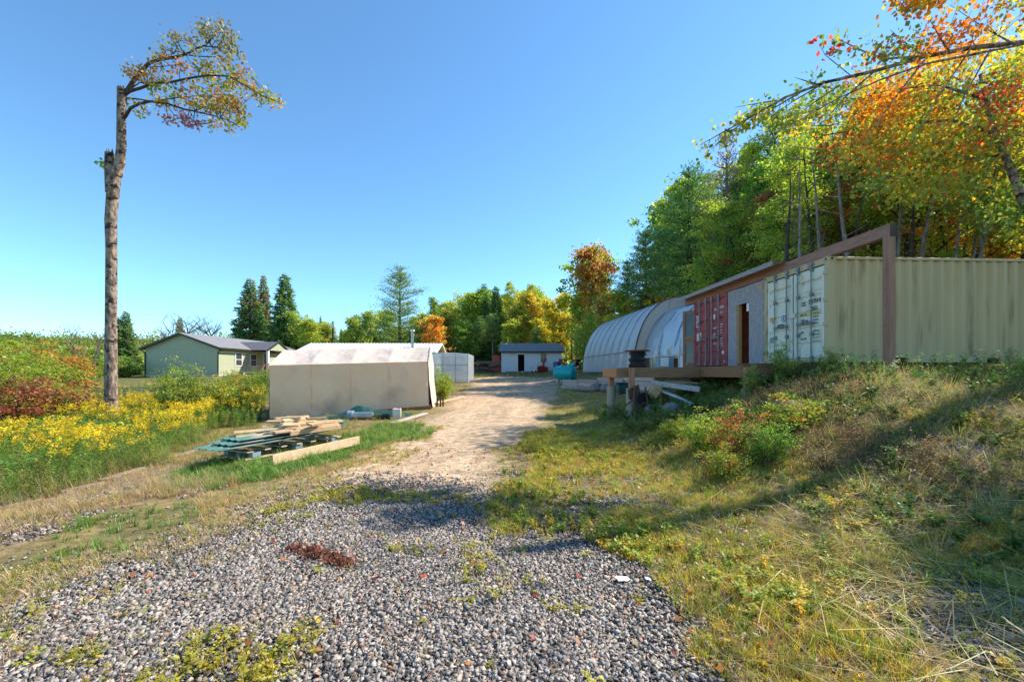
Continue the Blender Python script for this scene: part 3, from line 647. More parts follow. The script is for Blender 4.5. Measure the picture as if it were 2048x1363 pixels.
mb = MB().b(px0 - .5, px1 + .6, -pj - .09, -pj - .02, 1.3, 1.38).b(px0 - .5, px1 + .6, -pj - .08, -pj - .03, .5, .55).b(px0 - .5, px0 - .42, -pj - .1, -.1, 1.3, 1.38)
for q in range(4): mb.b(px0 - .5 + q * 1.45, px0 - .42 + q * 1.45, -pj - .1, -pj - .02, .4, 1.35)
rl = mb.build('railing', M['treated'], house)
mb = MB()
for q in range(34): mb.b(px0 - .4 + q * .13, px0 - .37 + q * .13, -pj - .075, -pj - .045, .52, 1.32)
mb.build('baluster', M['steel'], rl)
mb = MB()
for q in range(4): mb.b(px0 - 1.6 + q * .28, px0 - 1.3 + q * .28, -pj, -pj + 1.2, -.75 + q * .26, -.70 + q * .26)
mb.bar((px0 - 1.7, -pj, -.9), (px0 - .5, -pj, .25), .05, .2); mb.bar((px0 - 1.7, -pj, .0), (px0 - .5, -pj, 1.3), .05, .09)
mb.build('stairs', M['treated'], house)
mb = MB(); slab(mb, [(-1.5, 2, .3), (-1.5, 4.5, .3), (-.05, 4.5, .3), (-.05, 2, .3)], .1)
# ------------------------------------------------------------------ long white roofed building
bld = thing('long_workshop', 'long low building with white ribbed metal roof behind the tan tent', 'building', (-18.2, 35.3, 0), R(1))
mb = MB().b(0.5, 11.4, .4, 5.8, .2, 3.2)
mb.add([(11.4, .4, 3.2), (11.4, 5.8, 3.2), (11.4, 3.1, 4.05)], [(0, 1, 2)]); mb.add([(.5, .4, 3.2), (.5, 5.8, 3.2), (.5, 3.1, 4.05)], [(2, 1, 0)])
mb.build('wall', M['siding'], bld)
mb = MB(); profile_roof(mb, 0, 0, [(0, 3.1, 4.26), (11.9, 3.1, 4.26)], [(0, -.1, 3.3), (11.9, -.1, 3.3)], 42, .035)
profile_roof(mb, 0, 0, [(0, 3.1, 4.26), (11.9, 3.1, 4.26)], [(0, 6.3, 3.3), (11.9, 6.3, 3.3)], 42, .035)
r_ = mb.build('roof', M['roofmetal'], bld)
mb = MB(); mb.bar((11.92, -.12, 3.25), (11.92, 3.1, 4.22), .04, .14); mb.bar((11.92, 6.32, 3.25), (11.92, 3.1, 4.22), .04, .14); mb.b(0, 11.9, -.14, -.1, 3.16, 3.29); mb.build('fascia', M['trimwhite'], bld)
c_ = MB().tube([(9.55, 1.6, 3.7), (9.55, 1.6, 5.2)], .12, 12).build('chimney', M['steel'], bld, True)
MB().tube([(9.55, 1.6, 5.2), (9.55, 1.6, 5.35)], .19, 12).build('cap', M['trimwhite'], c_, True)
MB().b(4, 4.9, .37, .39, .9, 2.9).build('door', M['trimdark'], bld)

# ------------------------------------------------------------------ white shed
zs = gz1(2, 46) - .03
shed = thing('shed', 'white board shed with grey shingle roof and open dark doorway', 'shed', (-1.14, 46, zs), R(-.5))
SWd, SD, SH = 6.55, 5.0, 2.3
mb = MB(); dx0, dx1 = 1.78, 2.48; wx0, wx1 = 4.22, 4.85
mb.b(0, dx0, 0, .1, .12, SH).b(dx0, dx1, 0, .1, 2.0, SH).b(dx1, wx0, 0, .1, .12, SH).b(wx0, wx1, 0, .1, .12, 1.15).b(wx0, wx1, 0, .1, 2.15, SH).b(wx1, SWd, 0, .1, .12, SH)
mb.b(0, .1, .1, SD, .12, SH).b(SWd - .1, SWd, .1, SD, .12, SH).b(.1, SWd - .1, SD - .1, SD, .12, SH)
for xx in (0.001, SWd - .001): mb.add([(xx, 0, SH), (xx, SD, SH), (xx, SD / 2, SH + .95)], [(0, 1, 2)])
mb.build('wall', M['whitewall'], shed)
MB().b(.02, SWd - .02, .02, SD - .02, -.3, .12).build('foundation', M['concrete'], shed)
mb = MB(); slab(mb, [(-.25, -.35, SH + .02), (SWd + .25, -.35, SH + .02), (SWd + .25, SD / 2, SH + 1.1), (-.25, SD / 2, SH + 1.1)], .06)
slab(mb, [(-.25, SD + .35, SH + .02), (SWd + .25, SD + .35, SH + .02), (SWd + .25, SD / 2 + .002, SH + 1.1), (-.25, SD / 2 + .002, SH + 1.1)], .06)
mb.build('roof', M['shingle'], shed)
MB().b(-.26, SWd + .26, -.42, -.36, SH - .12, SH + .05).build('fascia', M['trimdark'], shed)
MB().b(dx0 - .09, dx0 - .002, -.03, -.002, .12, 2.1).b(dx1 + .002, dx1 + .09, -.03, -.002, .12, 2.1).b(dx0 - .09, dx1 + .09, -.03, -.002, 2.102, 2.2).build('door_frame', M['trimwhite'], shed)
for xx in (0, SWd - .09): MB().b(xx, xx + .09, -.03, -.002, .12, SH - .13).build('corner_trim', M['trimwhite'], shed)
wf = MB().b(wx0, wx0 + .06, -.03, .06, 1.15, 2.15).b(wx1 - .06, wx1, -.03, .06, 1.15, 2.15).b(wx0 + .06, wx1 - .06, -.03, .06, 2.09, 2.15).b(wx0 + .06, wx1 - .06, -.03, .06, 1.15, 1.21).b(wx0 + .28, wx0 + .33, -.02, .05, 1.21, 2.09).build('window', M['lumber'], shed)
MB().b(wx0 + .06, wx1 - .06, .07, .085, 1.21, 2.09).build('pane', M['glass'], wf)
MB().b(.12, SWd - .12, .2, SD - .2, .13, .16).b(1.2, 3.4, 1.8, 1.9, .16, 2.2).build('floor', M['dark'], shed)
MB().b(.5, 5.4, -.02, -.003, .12, .2).build('sill_board', M['shingle'], shed)
# ------------------------------------------------------------------ tan tent (frame shelter)
tent = thing('shelter_tent', 'long tan canvas garage tent with pale pitched roof beside the dirt track', 'tent', (-9.72, 16.2, .0), 0)
tent.rotation_euler = (0, R(-1.6), R(6.5))
tent.location = (-9.26, 16.34, -.14)
TL, TW, TE, TR = 5.98, 3.0, 2.02, 2.70
def clothgrid(fn, nu, nv):
    V = [fn(i / nu, j / nv) for j in range(nv + 1) for i in range(nu + 1)]
    return V, [(j * (nu + 1) + i, j * (nu + 1) + i + 1, (j + 1) * (nu + 1) + i + 1, (j + 1) * (nu + 1) + i) for j in range(nv) for i in range(nu)]
bays = [0, .255, .50, .745, 1.0]
def sag(u):   # 0 at a rib, 1 mid bay
    for a, b in zip(bays, bays[1:]):
        if a <= u <= b: return math.sin(math.pi * (u - a) / (b - a))
    return 0
def wr(x, y, s): return float(fbm(np.array([x * 2.2]), np.array([y * 2.2 + x]), s)[0]) - .5
def front(u, v): return (u * TL, -.05 - .06 * sag(u) * math.sin(math.pi * v) * .6 + .11 * wr(u * 9 + v * 2, v * 1.2, 3) + .05 * wr(u * 22, v * 4 + u * 6, 13) - .10 * (1 - v) ** 2, v * TE - (.015 * sag(u) if v > .95 else 0))
def rf(sgn):
    def f(u, v):
        y = v * TW / 2 if sgn > 0 else TW - v * TW / 2
        ramp = TE + (TR - TE) * v - .07 * sag(u) * math.sin(math.pi * v) - (.03 * sag(u)) + .07 * wr(u * 9, v * 2, 5) * math.sin(math.pi * min(1, v + .15)) ; return (u * TL, y - .02 * (1 - v) * sgn, ramp)
    return f
mb = MB(); mb.add(*clothgrid(front, 80, 20)); mb.build('side_wall', M['canvas'], tent, True)
mb = MB(); mb.add(*clothgrid(lambda u, v: (u * TL, TW + .05, v * TE), 20, 6)); mb.build('side_wall', M['canvas'], tent, True)
mb = MB(); mb.add(*clothgrid(rf(1), 100, 14)); mb.add(*clothgrid(rf(-1), 40, 6)); mb.build('canopy', M['canvasroof'], tent, True)
def endw(x, sg):
    def f(u, v):
        top = TE + (TR - TE) * (1 - abs(2 * u - 1)); yy = u * TW
        return (x + sg * (.03 + .28 * (1 - v) ** 2 * (.55 + .5 * wr(u * 5, 1, 8)) + .05 * wr(u * 6, v * 3, 2)), yy - .05, v * (top + .02))
    return f
mb = MB(); mb.add(*clothgrid(endw(TL, 1), 26, 22)); mb.build('end_flap', M['canvasroof'], tent, True)
mb = MB(); mb.add(*clothgrid(endw(0, -.4), 12, 10)); mb.build('end_flap', M['canvasroof'], tent, True)
mb = MB()
for u in bays:
    mb.tube([(u * TL, .01, 0), (u * TL, .01, TE - .02), (u * TL, TW / 2, TR - .03), (u * TL, TW - .01, TE - .02), (u * TL, TW - .01, 0)], .02, 6)
mb.build('frame', M['steel'], tent)
mb = MB()
for u in bays[1:4]: mb.tube([(u * TL, -.15, .02), (u * TL, -.10, TE * .3), (u * TL, -.075, TE * .6), (u * TL, -.05, TE)], .012, 5)
mb.tube([(0, -.045, TE), (TL, -.045, TE)], .012, 5); mb.build('seam', M['canvas'], tent)
def board(name, label, cat, a, b_, wd, ht, mat='lumber', group=None, col=(1, 1, 1), roll=0):
    a, b_ = Vector(a), Vector(b_); c = (a + b_) / 2
    o = MB().bar(a - c, b_ - c, wd, ht, col, roll=roll).build(name, M[mat]); o.location = c
    return props(o, label, cat, group)
def gp(px, py, dz=0): x, y = G(px, py); return Vector((x, y, gz1(x, y) + dz))
board('sill_timber', 'long brown timber lying at the foot of the tent wall', 'timber', gp(742, 826, .06), gp(862, 818, .08), .14, .14, 'treated')
board('plank', 'grey white plank lying alone in the grass near the tent corner', 'plank', gp(783, 849, .04), gp(852, 829, .05), .16, .05, 'weathered', col=(1.5, 1.45, 1.4))
board('plank', 'pale plank on the bare soil right of the tent', 'plank', gp(872, 808, .05), gp(925, 796, .05), .2, .06, 'lumber')
# stakes at the tent corner
for i, (px, h) in enumerate(((874, .42), (881, .40), (886, .46))):
    p = gp(px, 812); o = MB().tube([(0, 0, -.1), (.01, 0, h)], .035, 7).build('stake', M['darkbark'], None, True); o.location = p
    props(o, ['leftmost short dark stake beside the tent corner', 'middle short dark stake beside the tent corner', 'rightmost tallest dark stake beside the tent corner'][i], 'stake', 'stakes at the tent corner')
# tarp heap
def tarp():
    def f(u, v):
        x = (u - .5) * 2.9; h = .34 * math.exp(-((x + .25) / .55) ** 2) + .16 * math.exp(-((x - .85) / .6) ** 2) + .03
        h *= math.sin(math.pi * v) ** .6 if 0 < v < 1 else 0
        return (x, (v - .5) * .75, max(0, h * (1 + .5 * wr(u * 7, v * 5, 4))) + .01)
    return clothgrid(f, 60, 16)
p = Vector((-4.95, 14.6, 0)); p.z = gz1(p.x, p.y)
o = MB(); o.add(*tarp()); o = o.build('tarp', M['tarp'], None, True); o.location = p; o.rotation_euler = (0, 0, R(6)); props(o, 'crumpled dark green tarp heaped against the tent wall', 'tarp')
p = Vector((-4.85, 13.75, 0)); p.z = gz1(p.x, p.y) + .13
t_ = thing('foil_roll', 'silvery roll of sheet lying in front of the green tarp', 'roll', p)
MB().cyl((-.28, 0, 0), (.34, .02, 0), .12, 20).build('roll', M['steel'], t_, True)
MB().cyl((-.45, 0, .02), (-.281, 0, .02), .15, 14).build('end_wrap', M['bluestone'], t_, True)
p = Vector((-3.72, 13.75, 0)); p.z = gz1(p.x, p.y)
t_ = thing('square_can', 'upright pale metal can at the end of the tarp heap', 'can', p, R(10))
MB().b(-.13, .13, -.1, .1, 0, .33).build('body', M['pinkst'], t_, bevel=.015); MB().cyl((0.05, 0, .331), (.05, 0, .36), .025, 10).build('cap', M['blackrub'], t_)
p = Vector((-4.2, 13.7, 0)); p.z = gz1(p.x, p.y)
o = MB()
for i in range(7):
    o.tube([(random.uniform(-.3, .3), random.uniform(-.1, .1), .03 + i * .02) for _ in range(6)], .03, 6)
o = o.build('hose_tangle', M['blackrub'], None, True); o.location = p; props(o, 'tangle of black hose between the silver roll and the pale can', 'hose')

# ------------------------------------------------------------------ lumber pile
dL = Vector((.42, .907, 0)); pL = Vector((-.907, .42, 0))
def sheetm(o0, L, Wd, z0, z1):
    mb = MB(); V, Fs = [], []; n = 24
    for i in range(n + 1):
        s = i / n * Wd; h = .018 if i % 6 in (0, 1) else 0
        for j in range(5):
            t = j / 4; q = o0 + dL * (L * t) + pL * s; V.append((q.x, q.y, z0 + (z1 - z0) * t + h - .03 * math.sin(t * 3.14)))
    Fs = [(i * 5 + j, i * 5 + j + 1, (i + 1) * 5 + j + 1, (i + 1) * 5 + j) for i in range(n) for j in range(4)]
    c = Vector(o0); V = [Vector(v) - c for v in V]; mb.add(V, Fs); return mb, c
for i, (s, q, z) in enumerate(((0, 0, .27), (.3, .13, .31), (.55, .26, .35))):
    o0 = Vector((-4.92, 7.15, 0)) + dL * s + pL * q; mb, c = sheetm(o0, 2.75 - .1 * i, .72, z, z + .1)
    o = mb.build('roofing_sheet', M['greenmetal']); o.location = c
    md = o.modifiers.new('t', 'SOLIDIFY'); md.thickness = .006
    props(o, ['lowest green metal roofing sheet with its corner jutting toward the field', 'middle green metal roofing sheet of the fanned stack', 'topmost green metal roofing sheet under the loose boards'][i], 'roofing sheet', 'green roofing sheets under the lumber')
# pallet beneath
pc_ = Vector((-4.72, 8.85, gz1(-4.72, 8.85)))
pal = thing('pallet', 'wooden pallet with blue blocks carrying the roofing sheets', 'pallet', pc_, math.atan2(dL.y, dL.x))
for yy in (-.36, 0, .36):
    for xx in (-.9, 0, .9): MB().b(xx - .08, xx + .08, yy - .06, yy + .06, .08, .19).build('block', M['bluestone'], pal)
for yy in (-.36, 0, .36): MB().b(-1.1, 1.1, yy - .05, yy + .05, .055, .08).build('runner', M['lumber'], pal)
for q in range(7): MB().b(-1.1 + q * .34, -.98 + q * .34, -.45, .45, .19, .212).build('deck_board', M['lumber'], pal)
board('plank', 'long pale notched plank leaning on the grass in front of the pallet', 'plank', Vector((-4.15, 7.35, gz1(-4.15, 7.35) + .09)), Vector((-3.3, 9.15, gz1(-3.3, 9.15) + .14)), .05, .17, 'lumber', col=(1.15, 1.1, 1.05))
lm = [(-5.0, 9.3, -3.75, 9.7, .48, .13, .05, (1.1, 1, .9)), (-5.35, 8.7, -4.25, 9.5, .46, .05, .1, (1.2, 1.15, 1.1)), (-4.9, 8.35, -3.85, 9.1, .45, .09, .09, (1.25, 1.2, 1.1)), (-4.6, 8.15, -3.65, 9.6, .44, .14, .04, (1.0, .9, .8)),
      (-5.5, 9.2, -4.5, 9.35, .56, .2, .03, (.7, .65, .62)), (-4.9, 8.9, -4.0, 8.95, .53, .1, .05, (1.15, 1.05, .9)), (-4.55, 8.8, -3.6, 9.75, .53, .15, .05, (1.1, 1.0, .9)), (-4.95, 9.45, -4.1, 9.75, .58, .15, .04, (.9, .85, .8)),
      (-4.75, 8.75, -4.35, 9.15, .6, .16, .05, (1.2, 1.1, .9)), (-5.1, 9.0, -4.5, 9.5, .63, .12, .05, (1.0, .95, .9)), (-5.7, 8.25, -4.6, 9.0, .43, .06, .05, (1.15, 1.1, .95)), (-5.55, 8.1, -4.5, 8.9, .38, .06, .05, (1.25, 1.15, .95)), (-4.3, 8.3, -3.5, 9.45, .40, .04, .09, (1.1, .95, .85))]
nm = ['wide pale board near the back of the lumber pile', 'narrow board across the left half of the lumber pile', 'cream beam on the near side of the lumber pile', 'flat brown board under the near beams of the pile', 'grey weathered board sticking left from the pile', 'short yellow board in the middle of the pile', 'long light board sloping to the right end of the pile', 'grey board at the back right of the pile', 'short block of board lying crosswise on the pile', 'topmost small board on the lumber pile', 'long thin stick reaching left over the weeds', 'second thin stick just below the long one at left', 'edge-on board with dark slots at the right of the pile']
for q, l in zip(lm, nm):
    x0, y0, x1, y1, z, wd, ht, cc = q
    x0, x1, y0, y1 = -4.72 + (x0 + 4.75) * .74, -4.72 + (x1 + 4.75) * .74, 8.95 + (y0 - 8.95) * .9 + random.uniform(-.08, .08), 8.95 + (y1 - 8.95) * .9 + random.uniform(-.08, .08)
    board('board', l, 'board', (x0, y0, z + random.uniform(-.02, .02)), (x1, y1, z + random.uniform(-.02, .04)), wd, ht, 'lumber', 'loose boards in the lumber pile', cc, random.uniform(-.2, .2))
for i in range(9):
    a_ = rng.uniform(0, 3.1); x0 = rng.uniform(-5.1, -4.1); y0 = rng.uniform(8.5, 9.4); L = rng.uniform(.25, .6); z = rng.uniform(.52, .66)
    board('offcut', ['short wedge of board', 'pale square offcut', 'brown offcut', 'split stick', 'narrow yellow offcut', 'grey offcut', 'thin lath', 'stubby block', 'bent lath'][i] + ' lying askew on top of the lumber pile', 'offcut', (x0, y0, z), (x0 + L * math.cos(a_), y0 + L * math.sin(a_), z + rng.uniform(-.05, .07)), rng.uniform(.05, .13), .035, 'lumber', 'offcuts on the lumber pile', [(1.1, 1, .9), (.8, .7, .6), (1.2, 1.1, .95), (.6, .55, .5)][i % 4], rng.uniform(-.4, .4))
# old edging planks by the field
for i, (a, b_) in enumerate((((330, 922), (205, 962)), ((210, 965), (120, 985)), ((110, 985), (0, 1004)), ((90, 1000), (-30, 1022)), ((425, 890), (345, 915)))):
    board('edging_plank', ['weathered plank half buried at the field edge, nearest the lumber but one', 'short weathered plank in the middle of the field edge', 'weathered plank at the left edge of the photo, upper one', 'weathered plank at the left edge of the photo, lower one', 'weathered plank at the field edge nearest the lumber pile'][i], 'plank', gp(*a, .0), gp(*b_, .01), .11, .04, 'weathered', 'old planks along the field edge', (.9, .78, .66))

# ------------------------------------------------------------------ containers
AX = R(2.6)
CO = Vector((7.67, 10.3, 1.84))
def ca(dx, dy, dz=0):   # container frame -> world
    return CO + Vector((dx * math.cos(AX) - dy * math.sin(AX), dx * math.sin(AX) + dy * math.cos(AX), dz))
def text(s, size, loc, mat, parent, sx=1.0, name='lettering', bold=0.0, d='-x'):
    cu = bpy.data.curves.new('t', 'FONT'); cu.body = s; cu.size = size; cu.extrude = .0006; cu.offset = bold; cu.align_x = 'LEFT'
    o = bpy.data.objects.new('t', cu); COL.objects.link(o); bpy.context.view_layer.update()
    me = bpy.data.meshes.new_from_object(o.evaluated_get(bpy.context.evaluated_depsgraph_get())); bpy.data.objects.remove(o); bpy.data.curves.remove(cu)
    # x -> -y, y -> z, z -> -x
    me.transform(Matrix(((0, 0, -1, loc[0]), (-sx, 0, 0, loc[1]), (0, 1, 0, loc[2]), (0, 0, 0, 1))))
    me.name = name; me.materials.clear(); return linkmesh(name, me, mat, parent)
def corr(mb, x0, x1, y, z0, z1, pitch=.278, dep=.036, sg=1, axis='x'):
    n = int(round((x1 - x0) / pitch)); p = (x1 - x0) / n; V = []
    pts = []
    for i in range(n):
        a = x0 + i * p; pts += [(a, 0), (a + p * .26, 0), (a + p * .5, dep), (a + p * .76, dep)]
    pts.append((x1, 0))
    for (a, dd) in pts:
        for z in (z0, z1): V.append((a, y + dd * sg, z) if axis == 'x' else (y + dd * sg, a, z))
    mb.add(V, [(2 * i, 2 * i + 2, 2 * i + 3, 2 * i + 1) for i in range(len(pts) - 1)])
def container(name, label, loc, L, body, doorm, rodm, gask, style):
    c = thing(name, label, 'shipping container', loc, AX); H, Wd = 2.59, 2.44
    mb = MB()
    for x in (0, L):
        for y in (0, Wd):
            sx = 1 if x == 0 else -1; sy = 1 if y == 0 else -1
            x0, x1 = sorted((x, x + sx * .15)); y0, y1 = sorted((y, y + sy * .13)); mb.b(x0, x1, y0, y1, .118, H - .118)
    mb.b(0, .13, .13, Wd - .13, H - .16, H - .01).b(0, .13, .13, Wd - .13, .02, .14).b(L - .12, L, .13, Wd - .13, H - .13, H - .01).b(L - .12, L, .13, Wd - .13, .02, .14)
    for y in (.0, Wd - .06):
        mb.b(.15, L - .15, y + .002, y + .058, H - .075, H - .012)
    for y in (.0, Wd - .06):   # bottom rail with fork pockets
        xs = [.15, L * .5 - 1.38, L * .5 - 1.03, L * .5 + 1.03, L * .5 + 1.38, L - .15]
        mb.b(xs[0], xs[1], y + .002, y + .058, .01, .15).b(xs[2], xs[3], y + .002, y + .058, .01, .15).b(xs[4], xs[5], y + .002, y + .058, .01, .15)
        mb.b(xs[1], xs[2], y + .002, y + .058, .125, .15).b(xs[3], xs[4], y + .002, y + .058, .125, .15)
    mb.build('frame', body, c, bevel=.006)
    mb = MB()
    for x in (0, L - .178):
        for y in (0, Wd - .162):
            for z in (0, H - .118):
                cs = MB().b(x - .004, x + .182, y - .004, y + .166, z, z + .118).build('corner_casting', body, c, bevel=.01)
                yy = y - .006 if y == 0 else y + .168; xm = x + .089
                MB().cyl((x - .006 if x == 0 else x + .183, y + .081, z + .06), (x - .003 if x == 0 else x + .185, y + .081, z + .06), .03, 14).build('casting_hole', M['dark'], cs)
                MB().cyl((xm, yy, z + .06), (xm, yy + .002, z + .06), .03, 14).build('casting_hole', M['dark'], cs)
    for y, sg in ((.028, 1), (Wd - .028, -1)):
        mb = MB(); corr(mb, .15, L - .15, y, .15, H - .075, .278, .055, sg); mb.build('side_panel', body, c)
    mb = MB(); corr(mb, .13, Wd - .13, L - .06, .14, H - .13, .25, .04, -1, 'y'); mb.build('end_panel', body, c)
    MB().b(.13, L - .12, .06, Wd - .06, H - .045, H - .03).build('roof_panel', body, c)
    MB().b(.13, L - .12, .06, Wd - .06, .08, .12).build('floor', M['dark'], c)
    MB().b(.045, .06, .13, Wd - .13, .14, H - .16).b(.0, .045, 1.213, 1.227, .15, H - .17).b(.02, .045, .13, Wd - .13, H - .185, H - .162).b(.02, .045, .13, .145, .15, H - .19).b(.02, .045, Wd - .145, Wd - .13, .15, H - .19).build('gasket', gask, c)
    doors = []
    for (y0, y1, rods) in ((.145, 1.213, (.52, 1.0)), (1.227, Wd - .145, (1.43, 1.92))):
        mb = MB(); nb = 5; zz0, zz1 = .15, H - .19; V = []; zs = []
        mb.b(.012, .044, y0, y0 + .09, zz0, zz1).b(.012, .044, y1 - .09, y1, zz0, zz1)
        # panel with horizontal corrugations
        pts = [(zz0, 0)]
        for i in range(nb):
            m_ = zz0 + (i + .8) * (zz1 - zz0) / (nb + .6); pts += [(m_ - .05, 0), (m_ - .02, .026), (m_ + .05, .026), (m_ + .08, 0)]
        pts.append((zz1, 0))
        for z, dd in pts: V += [(.018 + dd, y0 + .09, z), (.018 + dd, y1 - .09, z)]
        mb.add(V, [(2 * i, 2 * i + 1, 2 * i + 3, 2 * i + 2) for i in range(len(pts) - 1)])
        d_ = mb.build('door', doorm, c); doors.append(d_)
        for r in rods:
            mb = MB().cyl((-.035, r, .1), (-.035, r, H - .1), .017, 10)
            mb.build('locking_rod', rodm, d_, True)
            for z in (.14, .75, 1.75, H - .2): MB().b(-.06, .012, r - .035, r + .035, z - .045, z + .045).build('rod_bracket', rodm, d_, bevel=.006)
            for z in (.03, H - .12): MB().b(-.055, .0, r - .045, r + .045, z, z + .09).build('rod_keeper', rodm, d_, bevel=.006)
            sgn = 1 if r in (.52, 1.43) else -1
            mb = MB().bar((-.06, r, 1.03), (-.06, r + sgn * .36, 1.05), .012, .04).b(-.065, .0, r + sgn * .30 - .03, r + sgn * .30 + .03, 1.0, 1.12).b(-.05, -.03, r - .04, r + .04, .98, 1.08)
            mb.build('handle', rodm, d_)
        yh = .065 if y0 < 1 else Wd - .065
        for z in (.35, .95, 1.55, 2.2): MB().b(-.018, -.003, yh - (.06 if y0 < 1 else .09), yh + (.09 if y0 < 1 else .06), z - .05, z + .05).build('hinge', body, d_, bevel=.005)
    return c, doors
X_ = -.002 + .012 - .004
cont, (dn, df) = container('shipping_container', 'beige corrugated steel shipping container with pale white doors', CO, 6.06, M['beigepaint'], M['doorpaint'], M['rod'], M['rubber'], 0)
zt = X_
text('CIC', .15, (zt, .92, 1.50), M['ink'], dn, .72, bold=.003); text('241754 0', .15, (zt, .66, 1.53), M['ink'], dn, .72, bold=.003)
text('22G1', .14, (zt, .60, 1.35), M['ink'], dn, .8, bold=.003)
MB().b(zt - .001, zt + .001, .25, .98, 1.235, 1.31).build('yellow_band', M['yellow'], dn)
text('MAX.GR', .075, (zt - .002, .94, 1.245), M['ink'], dn, .8, bold=.002); text('30,480 KGS', .06, (zt - .002, .50, 1.25), M['ink'], dn, .65, bold=.001)
for i, s in enumerate(('67,200 LBS', '2,220 KGS', '4,890 LBS')): text(s, .06, (zt, .50, 1.165 - i * .085), M['ink'], dn, .65, bold=.001)
text('TARE', .075, (zt, .94, 1.10), M['ink'], dn, .8, bold=.002)
for i, s in enumerate(('28,260 KGS', '62,310 LBS')): text(s, .06, (zt, .50, .80 - i * .085), M['ink'], dn, .65, bold=.001)
text('NET', .075, (zt, .94, .78), M['ink'], dn, .8, bold=.002)
text('CU.CAP.', .07, (zt, .94, .62), M['ink'], dn, .8, bold=.002); text('33.2 CU.M', .06, (zt, .50, .635), M['ink'], dn, .65); text('1,172 CU.FT', .06, (zt, .50, .55), M['ink'], dn, .6)
mb = MB(); V = []; mb.add([(zt, 2.18, 1.36), (zt, 1.96, 1.36), (zt, 2.07, 1.16)], [(0, 1, 2)]); mb.build('warning_triangle', M['orange'], df)
mb = MB(); mb.cyl((zt, 1.60, 1.27), (zt + .002, 1.60, 1.27), .095, 24); rg = mb.build('round_sticker', M['bluest'], df)
mb = MB(); mb.cyl((zt - .002, 1.60, 1.27), (zt - .0005, 1.60, 1.27), .068, 24); mb.build('round_sticker_face', M['doorpaint'], df)
MB().add([(zt - .003, 1.64, 1.30), (zt - .003, 1.58, 1.33), (zt - .003, 1.56, 1.24), (zt - .003, 1.61, 1.22)], [(0, 1, 2, 3)]).build('round_sticker_mark', M['bluest'], df)
MB().b(zt - .03, zt + .0, 1.12, 1.33, 1.24, 1.36).build('data_plate', M['pinkst'], df)
MB().b(zt - .001, zt + .001, 2.05, 2.2, .62, .78).build('pale_blue_label', M['bluestone'], df)
mb = MB()
for d_, ya, yb in ((dn, .24, 1.1), (df, 1.33, 2.2)):
    mb = MB()
    for z in (2.12, 1.83): mb.b(zt - .0005, zt + .0005, ya, yb, z, z + .05)
    mb.build('rust_streak', surf('faded_tan_band', (.62, .50, .30), (.66, .62, .50), .7, (9, 9, 9), 5, .35, .6, bump=0), d_)

redc, (rn, rf_) = container('shipping_container', 'dark red shipping container with white lettering on its doors, behind the strand board wall', ca(-.02, 4.42), 6.06, M['redcont'], M['redcont'], M['rodred'], M['rubber'], 1)
text('CIU', .15, (zt, .90, 2.02), M['inkwhite'], rn, .75, bold=.002); text('359894', .15, (zt, .50, 2.04), M['inkwhite'], rn, .62, bold=.002); text('22G1', .13, (zt, .48, 1.86), M['inkwhite'], rn, .8, bold=.002)
mb = MB().add([(zt, .86, 1.92), (zt, .79, 1.86), (zt, .80, 1.74), (zt, .86, 1.68), (zt, .92, 1.74), (zt, .93, 1.86)], [(0, 1, 2, 3, 4, 5)]); mb.build('white_mark', M['inkwhite'], rn)
for k_, (z, a) in enumerate(((1.36, 'MAX.GR'), (1.14, 'TARE'), (.98, 'NET'), (.80, 'CU.CAP'))):
    text(a, .085, (zt, .94, z), M['inkwhite'], rn, .75, bold=.002)
for k_, s in enumerate(('30,480 KG', '67,200 LB', '2,230 KG', '4,920 LB')): text(s, .07, (zt, .47, 1.46 - k_ * .1), M['inkwhite'], rn, .6, bold=.001)
for k_, s in enumerate(('28,250 KG', '62,280 LB', '33.2 CU.M', '1,170 CU.F')): text(s, .07, (zt, .47, .96 - k_ * .09), M['inkwhite'], rn, .6, bold=.001)
MB().b(zt - .001, zt + .001, .22, .36, .42, .54).b(zt - .001, zt + .001, .16, .26, .12, .18).build('white_label', M['inkwhite'], rn)
st = MB().b(zt - .001, zt + .001, 1.99, 2.25, 1.55, 2.0).build('window_sticker', M['trimwhite'], rf_)
mb = MB().b(zt - .003, zt - .0015, 2.01, 2.23, 1.58, 1.97); mb.build('sticker_blue', M['bluest'], rf_)
mb = MB()
for k_ in range(3): mb.add([(zt - .005, 2.22 - k_ * .02, 1.60 + k_ * .1), (zt - .005, 2.10, 1.75 + k_ * .08), (zt - .005, 2.02, 1.80 + k_ * .08), (zt - .005, 2.02, 1.83 + k_ * .08), (zt - .005, 2.12, 1.80 + k_ * .08), (zt - .005, 2.22 - k_ * .02, 1.64 + k_ * .1)], [tuple(range(6))])
mb.build('sticker_yellow_stripes', M['yellow'], rf_)
MB().add([(zt, 1.98, 1.32), (zt, 1.80, 1.32), (zt, 1.89, 1.10)], [(0, 1, 2)]).build('white_triangle', M['inkwhite'], rf_)
MB().b(zt - .001, zt + .001, 2.02, 2.2, 1.02, 1.32).build('faded_label', M['pinkst'], rf_)

